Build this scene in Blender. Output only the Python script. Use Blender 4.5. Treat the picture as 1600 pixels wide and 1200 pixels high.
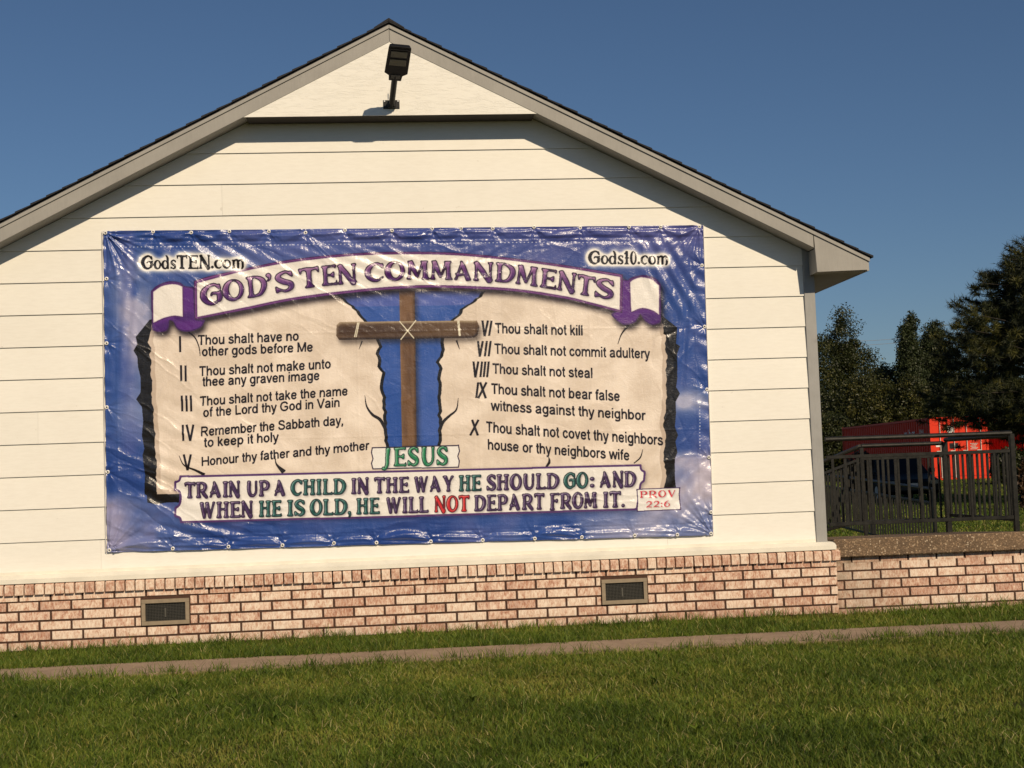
import bpy, bmesh, math, random
import numpy as np
from mathutils import Vector, Matrix
for o in list(bpy.data.objects): bpy.data.objects.remove(o)
SC = bpy.context.scene
COL = SC.collection
R = math.radians
rng = np.random.default_rng(7)
random.seed(7)

# ------------------------------------------------------------------ camera, sky, sun, exposure
FPX, YAW, PIT, ROL = 2200.0, 0.0952598, 0.0631577, -0.0362346
CX, CD, CZ = -0.14401, 12.18152, 1.34369
def cam_axes():
    cy, sy, cp, sp = math.cos(YAW), math.sin(YAW), math.cos(PIT), math.sin(PIT)
    f = np.array([sy*cp, cy*cp, sp]); r = np.array([cy, -sy, 0.]); u = np.cross(r, f)
    c, s = math.cos(ROL), math.sin(ROL)
    return r*c+u*s, -r*s+u*c, f
_r, _u, _f = cam_axes()
cam = bpy.data.objects.new('camera', bpy.data.cameras.new('camera')); COL.objects.link(cam)
cam.matrix_world = Matrix(((_r[0], _u[0], -_f[0], CX), (_r[1], _u[1], -_f[1], -CD), (_r[2], _u[2], -_f[2], CZ), (0, 0, 0, 1)))
cam.data.sensor_width = 36.0; cam.data.lens = FPX/1600*36.0
cam.data.clip_start = 0.1; cam.data.clip_end = 3000
SC.camera = cam

SUN = Vector((0.40, -1.0, 0.71)).normalized()
W = bpy.data.worlds.new('World'); SC.world = W; W.use_nodes = True
nt = W.node_tree; nt.nodes.clear()
sky = nt.nodes.new('ShaderNodeTexSky'); sky.sky_type = 'NISHITA'; sky.sun_disc = False
sky.sun_elevation = math.asin(SUN.z); sky.sun_rotation = math.atan2(SUN.x, SUN.y)
sky.altitude = 200; sky.air_density = 1.0; sky.dust_density = 0.5; sky.ozone_density = 6.0
bg = nt.nodes.new('ShaderNodeBackground'); bg.inputs[1].default_value = 0.052
wo = nt.nodes.new('ShaderNodeOutputWorld')
nt.links.new(sky.outputs[0], bg.inputs[0]); nt.links.new(bg.outputs[0], wo.inputs[0])
sun = bpy.data.objects.new('sun', bpy.data.lights.new('sun', 'SUN')); COL.objects.link(sun)
sun.data.energy = 4.3; sun.data.angle = R(0.55); sun.data.color = (1.0, 0.815, 0.575)
sun.rotation_euler = (-SUN).to_track_quat('-Z', 'Y').to_euler()
sun.location = SUN*40
SC.view_settings.view_transform = 'Standard'; SC.view_settings.look = 'None'
SC.view_settings.exposure = 0.0; SC.view_settings.gamma = 1.0; SC.view_settings.use_curve_mapping = False
SC.render.engine = 'CYCLES'
SC.cycles.max_bounces = 6; SC.cycles.use_denoising = True

# ------------------------------------------------------------------ helpers: materials
MATS = {}
def nodes_of(name):
    m = bpy.data.materials.new(name); m.use_nodes = True
    t = m.node_tree; t.nodes.clear()
    out = t.nodes.new('ShaderNodeOutputMaterial'); b = t.nodes.new('ShaderNodeBsdfPrincipled')
    t.links.new(b.outputs[0], out.inputs[0]); MATS[name] = m
    return m, t, b
def N(t, kind, **kw):
    n = t.nodes.new(kind)
    for k, v in kw.items():
        if k.startswith('i_'):
            n.inputs[k[2:].replace('_', ' ')].default_value = v
        else: setattr(n, k, v)
    return n
def ramp(t, fac, stops):
    r = t.nodes.new('ShaderNodeValToRGB'); e = r.color_ramp.elements
    while len(e) < len(stops): e.new(0.5)
    for i, (p, c) in enumerate(stops):
        e[i].position = p; e[i].color = (*c, 1) if len(c) == 3 else c
    t.links.new(fac, r.inputs[0]); return r.outputs[0]
def mix(t, fac, a, b, mode='MIX'):
    n = t.nodes.new('ShaderNodeMix'); n.data_type = 'RGBA'; n.blend_type = mode
    if isinstance(fac, (int, float)): n.inputs[0].default_value = fac
    else: t.links.new(fac, n.inputs[0])
    for i, v in ((6, a), (7, b)):
        if isinstance(v, tuple): n.inputs[i].default_value = (*v, 1)
        else: t.links.new(v, n.inputs[i])
    return n.outputs[2]
def coords(t, kind='Object', scale=(1, 1, 1)):
    c = t.nodes.new('ShaderNodeTexCoord'); m = t.nodes.new('ShaderNodeMapping'); m.inputs['Scale'].default_value = scale
    t.links.new(c.outputs[kind], m.inputs[0]); return m.outputs[0]
def wpos(t, scale=(1, 1, 1)):
    g = t.nodes.new('ShaderNodeNewGeometry'); m = t.nodes.new('ShaderNodeMapping'); m.inputs['Scale'].default_value = scale
    t.links.new(g.outputs['Position'], m.inputs[0]); return m.outputs[0]
def noise(t, vec, scale, detail=4, rough=0.6, dist=0.0):
    n = N(t, 'ShaderNodeTexNoise'); n.inputs['Scale'].default_value = scale; n.inputs['Detail'].default_value = detail
    n.inputs['Roughness'].default_value = rough; n.inputs['Distortion'].default_value = dist
    t.links.new(vec, n.inputs['Vector']); return n.outputs['Fac']
def bump(t, b, h, strength, dist=0.01, prev=None):
    n = N(t, 'ShaderNodeBump'); n.inputs['Strength'].default_value = strength; n.inputs['Distance'].default_value = dist
    t.links.new(h, n.inputs['Height'])
    if prev is not None: t.links.new(prev, n.inputs['Normal'])
    if b is not None: t.links.new(n.outputs[0], b.inputs['Normal'])
    return n.outputs[0]
def simple(name, c, rough=0.6, metal=0.0, var=0.12, scale=8.0, bs=0.0, bscale=60, spec=0.5):
    if name in MATS: return MATS[name]
    m, t, b = nodes_of(name)
    v = wpos(t); f = noise(t, v, scale)
    lo = tuple(x*(1-var) for x in c); hi = tuple(min(1, x*(1+var)) for x in c)
    t.links.new(ramp(t, f, [(0.3, lo), (0.7, hi)]), b.inputs['Base Color'])
    b.inputs['Roughness'].default_value = rough; b.inputs['Metallic'].default_value = metal
    b.inputs['Specular IOR Level'].default_value = spec
    if bs: bump(t, b, noise(t, v, bscale), bs, 0.004)
    return m

# ------------------------------------------------------------------ helpers: meshes and objects
def tag(o, label=None, cat=None, group=None, kind=None):
    if label: o['label'] = label
    if cat: o['category'] = cat
    if group: o['group'] = group
    if kind: o['kind'] = kind
    return o
def empty(name, loc=(0, 0, 0), **kw):
    o = bpy.data.objects.new(name, None); o.location = loc; o.empty_display_size = 0.1; COL.objects.link(o)
    return tag(o, **kw)
def link(name, me, mat, parent=None, loc=None):
    o = bpy.data.objects.new(name, me); COL.objects.link(o)
    if mat is not None and len(me.materials) == 0: me.materials.append(mat)
    if parent is not None: o.parent = parent
    if loc is not None: o.location = loc
    return o
class MB:
    def __init__(s): s.v = []; s.f = []
    def box(s, x0, x1, y0, y1, z0, z1):
        n = len(s.v)
        s.v += [(x0, y0, z0), (x1, y0, z0), (x1, y1, z0), (x0, y1, z0), (x0, y0, z1), (x1, y0, z1), (x1, y1, z1), (x0, y1, z1)]
        s.f += [tuple(n+i for i in q) for q in ((0, 3, 2, 1), (4, 5, 6, 7), (0, 1, 5, 4), (1, 2, 6, 5), (2, 3, 7, 6), (3, 0, 4, 7))]
        return s
    def prism(s, poly, y0, y1):   # poly in (x,z), counter-clockwise seen from -y ; y0 front
        n = len(s.v); k = len(poly)
        ys = y0 if isinstance(y0, (list, tuple)) else [y0]*k
        s.v += [(p[0], ys[i], p[1]) for i, p in enumerate(poly)] + [(p[0], y1, p[1]) for p in poly]
        s.f.append(tuple(n+i for i in range(k))); s.f.append(tuple(n+k+i for i in range(k-1, -1, -1)))
        for i in range(k):
            j = (i+1) % k; s.f.append((n+j, n+i, n+k+i, n+k+j))
        return s
    def tube(s, a, b, r, seg=8, r2=None):
        a, b = Vector(a), Vector(b); d = (b-a).normalized(); r2 = r if r2 is None else r2
        u = d.orthogonal().normalized(); w = d.cross(u); n = len(s.v)
        for c, rr in ((a, r), (b, r2)):
            for i in range(seg):
                th = 2*math.pi*i/seg; s.v.append(tuple(c+(u*math.cos(th)+w*math.sin(th))*rr))
        for i in range(seg):
            j = (i+1) % seg; s.f.append((n+i, n+j, n+seg+j, n+seg+i))
        s.f.append(tuple(n+i for i in range(seg-1, -1, -1))); s.f.append(tuple(n+seg+i for i in range(seg)))
        return s
    def bar(s, a, b, w, h):       # rectangular bar from a to b, h vertical size
        a, b = Vector(a), Vector(b); d = (b-a).normalized()
        up = Vector((0, 0, 1)) if abs(d.z) < 0.9 else Vector((0, 1, 0))
        sd = d.cross(up).normalized(); up = sd.cross(d); n = len(s.v)
        for c in (a, b):
            for i, j in ((-1, -1), (1, -1), (1, 1), (-1, 1)): s.v.append(tuple(c+sd*w/2*i+up*h/2*j))
        s.f += [tuple(n+i for i in q) for q in ((0, 1, 2, 3), (7, 6, 5, 4), (0, 4, 5, 1), (1, 5, 6, 2), (2, 6, 7, 3), (3, 7, 4, 0))]
        return s
    def mesh(s, name, smooth=False):
        me = bpy.data.meshes.new(name); me.from_pydata(s.v, [], s.f); me.validate(); me.update()
        bm = bmesh.new(); bm.from_mesh(me); bmesh.ops.recalc_face_normals(bm, faces=bm.faces); bm.to_mesh(me); bm.free()
        if smooth: me.shade_smooth()
        return me
    def build(s, name, mat, parent=None, smooth=False, bevel=0.0, loc=None):
        me = s.mesh(name, smooth)
        if bevel:
            bm = bmesh.new(); bm.from_mesh(me)
            bmesh.ops.bevel(bm, geom=list(bm.edges), offset=bevel, segments=1, affect='EDGES', clamp_overlap=True)
            bm.to_mesh(me); bm.free()
        return link(name, me, mat, parent, loc)
def np_mesh(name, verts, tris, attr=None):
    me = bpy.data.meshes.new(name); nv, nf = len(verts), len(tris)
    me.vertices.add(nv); me.vertices.foreach_set('co', np.ascontiguousarray(verts, dtype=np.float32).ravel())
    me.loops.add(nf*3); me.loops.foreach_set('vertex_index', np.ascontiguousarray(tris, dtype=np.int32).ravel())
    me.polygons.add(nf); me.polygons.foreach_set('loop_start', np.arange(0, nf*3, 3, dtype=np.int32))
    if attr is not None:
        a = me.attributes.new('tint', 'FLOAT', 'POINT'); a.data.foreach_set('value', np.ascontiguousarray(attr, dtype=np.float32))
    me.update(calc_edges=True); return me
def clip(poly, a, b, c):          # keep a*x+b*z<=c
    out = []
    for i in range(len(poly)):
        p, q = poly[i], poly[(i+1) % len(poly)]
        dp, dq = a*p[0]+b*p[1]-c, a*q[0]+b*q[1]-c
        if dp <= 0: out.append(p)
        if dp*dq < 0:
            t = dp/(dp-dq); out.append((p[0]+(q[0]-p[0])*t, p[1]+(q[1]-p[1])*t))
    return out

# ------------------------------------------------------------------ materials
def m_siding():
    m, t, b = nodes_of('white siding paint'); v = wpos(t)
    oi = N(t, 'ShaderNodeObjectInfo')
    n1 = noise(t, v, 1.6, 5, .6); n2 = noise(t, wpos(t, (1, 1, 6)), 9, 4, .7)
    c = ramp(t, n1, [(.25, (.735, .715, .66)), (.75, (.80, .785, .73))])
    c = mix(t, .25, c, ramp(t, n2, [(.35, (.66, .64, .58)), (.6, (.82, .81, .76))]))
    c = mix(t, .12, c, ramp(t, oi.outputs['Random'], [(0, (.62, .61, .55)), (1, (.88, .86, .81))]))
    sp = noise(t, v, 17, 2, .4); c = mix(t, ramp(t, sp, [(.76, (0, 0, 0)), (.80, (.35, .35, .35))]), c, (.42, .39, .33))
    t.links.new(c, b.inputs['Base Color']); b.inputs['Roughness'].default_value = .62
    bump(t, b, noise(t, wpos(t, (1, 1, 8)), 25, 5, .7), .25, .002)
    return m
def m_panel():
    m, t, b = nodes_of('white rough sawn paint'); v = wpos(t, (1, 1, 5))
    g = noise(t, v, 5.5, 8, .75, 1.2); g2 = noise(t, wpos(t), 7, 5, .7, .5)
    t.links.new(ramp(t, g, [(.3, (.745, .73, .675)), (.6, (.80, .785, .73))]), b.inputs['Base Color'])
    b.inputs['Roughness'].default_value = .7
    n = bump(t, None, ramp(t, g, [(.40, (0, 0, 0)), (.5, (1, 1, 1))]), .30, .005)
    bump(t, b, g2, .18, .005, n); return m
def m_grey(name, c):
    m, t, b = nodes_of(name); v = wpos(t); g = noise(t, v, 3, 5, .65); g2 = noise(t, wpos(t, (14, 14, 2)), 5, 4, .7)
    lo = tuple(x*.84 for x in c); hi = tuple(x*1.08 for x in c)
    cc = mix(t, .35, ramp(t, g, [(.3, lo), (.65, hi)]), ramp(t, g2, [(.35, lo), (.7, hi)]))
    kn = noise(t, v, 6.5, 1, .3); cc = mix(t, ramp(t, kn, [(.74, (0, 0, 0)), (.80, (.45, .45, .45))]), cc, tuple(x*.5 for x in c))
    t.links.new(cc, b.inputs['Base Color'])
    b.inputs['Roughness'].default_value = .65; bump(t, b, g2, .25, .003); return m
def m_brick(name, stain=False):
    m, t, b = nodes_of(name)
    oi = N(t, 'ShaderNodeObjectInfo')
    pos = wpos(t)
    n1 = noise(t, wpos(t, (1, 1, .55)), 34, 6, .72, .5); n2 = noise(t, pos, 9, 4, .6); n3 = noise(t, wpos(t, (1, 1, .35)), 95, 3, .7)
    add = N(t, 'ShaderNodeMath', operation='ADD'); t.links.new(n1, add.inputs[0])
    mu = N(t, 'ShaderNodeMath', operation='MULTIPLY_ADD'); t.links.new(oi.outputs['Random'], mu.inputs[0]); mu.inputs[1].default_value = .24; mu.inputs[2].default_value = -.12
    t.links.new(mu.outputs[0], add.inputs[1])
    ad2 = N(t, 'ShaderNodeMath', operation='MULTIPLY_ADD'); t.links.new(n2, ad2.inputs[0]); ad2.inputs[1].default_value = .35; t.links.new(add.outputs[0], ad2.inputs[2])
    c = ramp(t, ad2.outputs[0], [(.50, (.82, .69, .57)), (.64, (.72, .53, .41)), (.74, (.50, .26, .175)), (.86, (.32, .125, .08))])
    c = mix(t, .38, c, ramp(t, n3, [(.44, (.80, .68, .56)), (.60, (.38, .20, .13))]))
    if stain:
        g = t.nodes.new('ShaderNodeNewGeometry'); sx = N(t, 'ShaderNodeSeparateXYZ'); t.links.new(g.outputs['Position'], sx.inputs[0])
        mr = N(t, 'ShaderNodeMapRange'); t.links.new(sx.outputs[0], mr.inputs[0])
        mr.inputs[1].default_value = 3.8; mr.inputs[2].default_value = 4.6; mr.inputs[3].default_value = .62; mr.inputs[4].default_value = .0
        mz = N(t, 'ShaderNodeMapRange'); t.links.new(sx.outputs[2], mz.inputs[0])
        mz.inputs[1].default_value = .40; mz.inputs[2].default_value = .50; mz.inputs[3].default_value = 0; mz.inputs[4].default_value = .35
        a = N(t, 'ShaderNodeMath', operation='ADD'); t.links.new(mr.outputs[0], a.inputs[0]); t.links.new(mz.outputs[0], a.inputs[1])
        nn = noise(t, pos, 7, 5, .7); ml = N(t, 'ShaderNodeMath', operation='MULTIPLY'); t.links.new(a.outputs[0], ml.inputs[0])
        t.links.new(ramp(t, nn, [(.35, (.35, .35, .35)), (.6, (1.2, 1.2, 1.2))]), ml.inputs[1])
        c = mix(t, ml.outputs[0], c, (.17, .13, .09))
    gz_ = t.nodes.new('ShaderNodeNewGeometry'); sz_ = N(t, 'ShaderNodeSeparateXYZ'); t.links.new(gz_.outputs['Position'], sz_.inputs[0])
    md = N(t, 'ShaderNodeMapRange'); t.links.new(sz_.outputs[2], md.inputs[0]); md.inputs[1].default_value = .02; md.inputs[2].default_value = .16; md.inputs[3].default_value = .55; md.inputs[4].default_value = 0
    mm = N(t, 'ShaderNodeMath', operation='MULTIPLY'); t.links.new(md.outputs[0], mm.inputs[0]); t.links.new(noise(t, pos, 12, 4, .7), mm.inputs[1])
    c = mix(t, mm.outputs[0], c, (.19, .13, .085))
    t.links.new(c, b.inputs['Base Color']); b.inputs['Roughness'].default_value = .85
    b.inputs['Specular IOR Level'].default_value = .25
    bump(t, b, n1, .6, .004); return m
def m_aggregate():
    m, t, b = nodes_of('exposed aggregate concrete'); v = wpos(t)
    vo = N(t, 'ShaderNodeTexVoronoi'); vo.inputs['Scale'].default_value = 70; t.links.new(v, vo.inputs['Vector'])
    big = noise(t, v, 4, 4, .6)
    hs = N(t, 'ShaderNodeSeparateColor'); t.links.new(vo.outputs['Color'], hs.inputs[0])
    c = ramp(t, hs.outputs[0], [(.0, (.10, .065, .04)), (.45, (.21, .14, .085)), (.75, (.34, .22, .13)), (.9, (.52, .38, .24)), (1, (.66, .54, .40))])
    c = mix(t, ramp(t, vo.outputs['Distance'], [(.35, (0, 0, 0)), (.6, (1, 1, 1))]), c, (.13, .085, .05))
    c = mix(t, .35, c, ramp(t, big, [(.35, (.05, .032, .018)), (.7, (.20, .13, .07))]), 'MIX')
    t.links.new(c, b.inputs['Base Color']); b.inputs['Roughness'].default_value = .85
    bump(t, b, vo.outputs['Distance'], .8, .004); return m
def m_walk():
    m, t, b = nodes_of('tan concrete'); v = wpos(t)
    c = ramp(t, noise(t, v, 5, 6, .7), [(.3, (.20, .132, .085)), (.7, (.34, .245, .165))])
    c = mix(t, .2, c, ramp(t, noise(t, v, 140, 3, .6), [(.4, (.15, .10, .07)), (.6, (.42, .33, .24))]))
    t.links.new(c, b.inputs['Base Color']); b.inputs['Roughness'].default_value = .9
    bump(t, b, noise(t, v, 90, 4), .3, .003); return m
def m_soil():
    m, t, b = nodes_of('lawn ground'); v = wpos(t)
    c = ramp(t, noise(t, v, .35, 5, .65), [(.35, (.052, .060, .013)), (.65, (.085, .088, .022))])
    c = mix(t, .45, c, ramp(t, noise(t, v, 22, 6, .8), [(.35, (.020, .028, .006)), (.65, (.10, .105, .03))]))
    t.links.new(c, b.inputs['Base Color']); b.inputs['Roughness'].default_value = 1; b.inputs['Specular IOR Level'].default_value = .1
    bump(t, b, noise(t, v, 30, 5, .8), 1.0, .05); return m
def m_leaf(name, stops, trans=.25, rough=.5, nscale=.9, spec=.35):
    m, t, b = nodes_of(name)
    at = N(t, 'ShaderNodeAttribute', attribute_name='tint')
    c = ramp(t, at.outputs['Fac'], stops)
    n = noise(t, wpos(t), nscale, 4, .6)
    c = mix(t, ramp(t, n, [(.3, (.45, .45, .45)), (.7, (0, 0, 0))]), c, (0.45*stops[0][1][0], .55*stops[0][1][1], .5*stops[0][1][2]))
    t.links.new(c, b.inputs['Base Color']); b.inputs['Roughness'].default_value = rough
    b.inputs['Specular IOR Level'].default_value = spec
    if trans:
        tr = N(t, 'ShaderNodeBsdfTranslucent'); t.links.new(c, tr.inputs[0])
        mx = N(t, 'ShaderNodeMixShader'); mx.inputs[0].default_value = trans
        t.links.new(b.outputs[0], mx.inputs[1]); t.links.new(tr.outputs[0], mx.inputs[2])
        out = [n for n in t.nodes if n.type == 'OUTPUT_MATERIAL'][0]; t.links.new(mx.outputs[0], out.inputs[0])
    return m
SIDING = m_siding(); PANEL = m_panel()
FASCIA = m_grey('grey beige trim paint', (.305, .295, .275)); CORNER = m_grey('grey corner paint', (.30, .30, .295)); SOFF = simple('brown soffit paint darkened for shade', (.028, .022, .017), .8, var=.15)  # soffit brown taken near black, painting in the shade under the gable panel
SILLM = simple('cream sill paint', (.72, .69, .60), .6, var=.08, scale=6, bs=.2)
BRICK = m_brick('mottled pink brick'); BRICKS = m_brick('mottled stained brick', True)
MORTAR = simple('brown mortar', (.062, .030, .019), .95, var=.25, scale=30, bs=.5)
SHINGLE = simple('black asphalt shingle', (.018, .018, .022), .9, var=.5, scale=60, bs=.6, bscale=200)
AGG = m_aggregate(); WALK = m_walk(); SOIL = m_soil()
BLACK = simple('black powder coat', (.008, .008, .009), .42, var=.2, spec=.3)
IRON = simple('dark iron paint', (.013, .0125, .0105), .45, var=.6, scale=18, bs=.25, spec=.22)
LENS = simple('led lens', (.16, .15, .11), .25, var=.1)
VENTM = simple('tan vent metal', (.26, .205, .14), .6, var=.15, scale=20, bs=.2)
WIRE = simple('vent wire', (.10, .095, .08), .5, metal=.3)
DARK = simple('vent hollow shade', (.012, .012, .011), .9)
SCREW = simple('bright screw', (.7, .7, .68), .35, metal=.6)

# ------------------------------------------------------------------ setting: ground, pavement
def gz(x, y):
    t = np.clip((np.asarray(y, float)-30.)/13., 0, 1); t = t*t*(3-2*t)
    return .40*t
def make_ground():
    xs = np.unique(np.concatenate([np.linspace(-600, -30, 12), np.linspace(-30, 50, 81), np.linspace(50, 600, 12)]))
    ys = np.unique(np.concatenate([np.linspace(-60, -14, 8), np.linspace(-14, 60, 75), np.linspace(60, 1500, 16)]))
    X, Y = np.meshgrid(xs, ys); Z = gz(X, Y) - .004
    v = np.stack([X.ravel(), Y.ravel(), Z.ravel()], 1); nx = len(xs)
    i, j = np.meshgrid(np.arange(nx-1), np.arange(len(ys)-1)); a = (j*nx+i).ravel()
    tr = np.concatenate([np.stack([a, a+1, a+nx+1], 1), np.stack([a, a+nx+1, a+nx], 1)])
    o = link('ground', np_mesh('ground', v, tr), SOIL); tag(o, kind='structure')
make_ground()
sw = MB(); xx = -9.0
swroot = MB().box(-9.2, 9.2, -1.90, -1.235, -.06, .008).build('pavement', MORTAR); tag(swroot, kind='structure')
while xx < 9.1:
    MB().box(xx+.0015, xx+1.4985, -1.905, -1.23, -.05, .022).build('concrete_slab', WALK, swroot); xx += 1.5

# ------------------------------------------------------------------ the gabled building
XC, SL = .045, .51
H = empty('gabled_building', (0, 0, 0), label='white sided building gable end with grey trim on a pink brick base', cat='building')
XL, XR, DEP = -3.667, 3.757, 11.0
def rf(x, top): return top-SL*abs(x-XC)
# wall core
poly = [(XL, .60), (XR, .60), (XR, 3.17), (XC, rf(XC, 5.07)), (XL, 3.17)]
MB().prism(poly, .004, DEP).build('wall_core', SIDING, H)
# siding boards: lap lines
ZL = [4.19-.273*k+ (-.004 if k == 0 else 0) for k in range(13)]
rows = [(ZL[0], 4.60)] + [(ZL[k], ZL[k-1]) for k in range(1, 13)] + [(.640, ZL[12])]
joints = [[], [], [-1.43], [], [], [], [], [], [], [-3.0], [], [], [], [-2.50, 2.33]]
for k, (z0, z1) in enumerate(rows):
    cuts = [XL] + [XL if False else c for c in joints[k]] + [3.659]
    for a, b_ in zip(cuts[:-1], cuts[1:]):
        p = [(a+.0006, z0), (b_-.0006, z0), (b_-.0006, z1-.002), (a+.0006, z1-.002)]
        p = clip(p, SL, 1, 5.088+SL*XC); p = clip(p, -SL, 1, 5.088-SL*XC)
        if len(p) < 3: continue
        ys = [-.0165+(q[1]-z0)/.273*.0115 for q in p]
        MB().prism(p, ys, .003).build('siding_board', SIDING, H)
# corner boards
for s in (1, -1):
    xo = XR if s > 0 else XL; xi = xo-.098*s
    z1 = 3.19
    a, b_ = min(xo, xi), max(xo, xi)
    MB().prism([(a, .622), (b_, .622), (b_, rf(b_, 5.086)), (a, rf(a, 5.086))], -.026, .10).build('corner_board', CORNER, H, bevel=.003)
# water table sill (sloped top), its returns
s_ = MB(); n = 0
s_.v = [(-3.72, -.050, .640), (3.805, -.050, .640), (3.805, -.118, .612), (-3.72, -.118, .612), (-3.72, -.118, .576), (3.805, -.118, .576), (3.805, .004, .576), (-3.72, .004, .576), (3.805, .004, .640), (-3.72, .004, .640)]
s_.f = [(0, 3, 2, 1), (3, 4, 5, 2), (4, 7, 6, 5), (0, 1, 8, 9), (1, 2, 5, 6, 8), (0, 9, 7, 4, 3), (6, 7, 9, 8)]
s_.build('sill_board', SILLM, H)
MB().box(XL+.1, 3.655, -.020, -.001, .6402, .668).build('sill_flashing', SILLM, H)
# side water table
MB().box(3.758, 3.805, .006, DEP, .576, .640).build('sill_board', SILLM, H)

# rake fascia, drip trims, soffits, cornice boxes
YF = -.25
def rake(s):
    # s=+1 right, -1 left ; outline in front plane
    xe = 3.694 if s > 0 else XC-(3.694-XC)
    a = [(XC+s*.0012, 5.08), (xe, rf(xe, 5.08)), (xe, rf(xe, 5.226)), (XC+s*.0012, 5.226)]
    MB().prism(a, YF, YF+.022).build('rake_fascia', FASCIA, H, bevel=.0015)
    xo = XC+s*4.145
    b_ = [(XC+s*.001, 5.196), (xo, rf(xo, 5.196)), (xo, rf(xo, 5.2275)), (XC+s*.001, 5.2275)]
    MB().prism(b_, YF-.012, YF-.0005).build('rake_trim', FASCIA, H, bevel=.0015)
    # soffit under the rake overhang
    m = MB(); x0, x1 = XC, XC+s*3.668
    z = lambda x: rf(x, 5.092)
    m.v = [(x0, YF+.022, z(x0)), (x1, YF+.022, z(x1)), (x1, .002, z(x1)), (x0, .002, z(x0)), (x0, YF+.022, z(x0)+.012), (x1, YF+.022, z(x1)+.012), (x1, .002, z(x1)+.012), (x0, .002, z(x0)+.012)]
    m.f = [(0, 1, 2, 3), (4, 7, 6, 5), (0, 4, 5, 1), (1, 5, 6, 2), (2, 6, 7, 3), (3, 7, 4, 0)]
    m.build('rake_soffit', FASCIA, H)
    # cornice box end
    xi, xj = (xe+s*.003), XC+s*4.12
    c = [(XC+s*(3.669), 3.003), (xj, 3.012), (xj, rf(xj, 5.226)), (xi, rf(xi, 5.226))]
    MB().prism(c, YF, YF+.022).build('cornice_face', FASCIA, H, bevel=.0015)
    xi2 = XC+s*3.669
    MB().prism([(xi2, 3.003), (xi2+s*.016, 3.003), (xi2+s*.016, rf(xi2, 5.085)), (xi2, rf(xi2, 5.085))], YF+.0225, .001).build('cornice_side', FASCIA, H)
    # eave soffit and eave fascia running back
    xa, xb = sorted((XC+s*3.686, XC+s*4.118)); MB().box(xa, xb, YF+.0225, DEP, 3.006, 3.018).build('eave_soffit', FASCIA, H)
    xa, xb = sorted((XC+s*4.119, XC+s*4.138)); MB().box(xa, xb, YF+.001, DEP, 3.004, rf(XC+s*4.138, 5.222)).build('eave_fascia', FASCIA, H)
for s in (1, -1): rake(s)
# gable panel and its soffit
hw = (5.086-4.443)/SL
MB().prism([(XC-hw, 4.440), (XC+hw, 4.440), (XC, 5.086)], YF+.004, YF+.014).build('gable_panel', PANEL, H)
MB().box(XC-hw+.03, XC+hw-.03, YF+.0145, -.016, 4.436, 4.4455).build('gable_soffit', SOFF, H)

# roof deck and shingle courses
R0 = empty('roof'); R0.parent = H
for s in (1, -1):
    xo = XC+s*4.15
    MB().prism([(XC, 5.229), (xo, rf(xo, 5.229)), (xo, rf(xo, 5.243)), (XC, 5.243)], YF-.004, DEP+.2).build('roof_deck', SHINGLE, R0)
    pit = .1285; nC = 33
    for k in range(nC):
        x1 = 4.175-k*pit; x0 = max(x1-pit-.03, 0.0)
        yj = YF-.022-random.uniform(-.006, .010)
        c = math.sqrt(1+SL*SL)
        def pt(x, h): return (XC+s*x, 5.245-SL*x+h*c)
        p = [pt(x1, .001), pt(x1, .0175), pt(x0, .0065), pt(x0, .001)]
        if s < 0: p = p[::-1]
        MB().prism(p, yj, DEP+.21).build('shingle_course', SHINGLE, R0)
MB().prism([(XC-.13, 5.245-.13*SL+.022), (XC-.13, 5.245-.13*SL+.013), (XC, 5.258), (XC+.13, 5.245-.13*SL+.013), (XC+.13, 5.245-.13*SL+.022), (XC, 5.283)], YF-.026, DEP+.2).build('ridge_cap', SHINGLE, R0)

# ------------------------------------------------------------------ bricks
def brick_meshes(L, Hh, D, n=5, kind='brick'):
    out = []
    for i in range(n):
        m = MB().box(-L/2, L/2, 0, D, -Hh/2, Hh/2); me = m.mesh(kind)
        bm = bmesh.new(); bm.from_mesh(me)
        bmesh.ops.bevel(bm, geom=list(bm.edges), offset=.0028, segments=1, affect='EDGES')
        for v in bm.verts: v.co += Vector((random.uniform(-1, 1)*.0010, random.uniform(-1, 1)*.0010, random.uniform(-1, 1)*.0010))
        bm.to_mesh(me); bm.free(); out.append(me)
    return out
PB, PC = .2590, .0820
BM = {}
def get_brick(L, mat):
    key = (round(L, 2), mat.name)
    if key not in BM: BM[key] = brick_meshes(max(L, .02), PC-.0158, .05, 4 if L > .2 else 1)
    me = random.choice(BM[key])
    if len(me.materials) == 0: me.materials.append(mat)
    return me
def brick_course(z, x0, x1, j0, y, mat, parent, holes=()):
    """z = centre height; j0 = position of one head joint."""
    k = math.floor((x0-j0)/PB); a = j0+k*PB
    while a < x1:
        segs = [(max(a, x0-.0065)+.0065, min(a+PB, x1+.0065)-.0065)]
        for (hx0, hx1, hz0, hz1) in holes:
            if hz0-.02 < z < hz1+.02:
                ns = []
                for (p, q) in segs:
                    if q <= hx0 or p >= hx1: ns.append((p, q)); continue
                    if p < hx0-.02: ns.append((p, hx0-.004))
                    if q > hx1+.02: ns.append((hx1+.004, q))
                segs = ns
        for p, q in segs:
            if q-p > .02:
                o = link('brick', get_brick(q-p, mat), None, parent, ((p+q)/2, y+random.uniform(-.0012, .0012), z))
                if abs((q-p)-round(q-p, 2)) > .0005: o.scale.x = (q-p)/round(q-p, 2)
        a += PB
YB = -.10
base = MB().box(-3.81, 3.797, YB+.009, 0, -.05, .576).build('brick_base', MORTAR, H)
MB().box(3.70, 3.797, .001, DEP, -.05, .575).build('brick_side', MORTAR, H)
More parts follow.
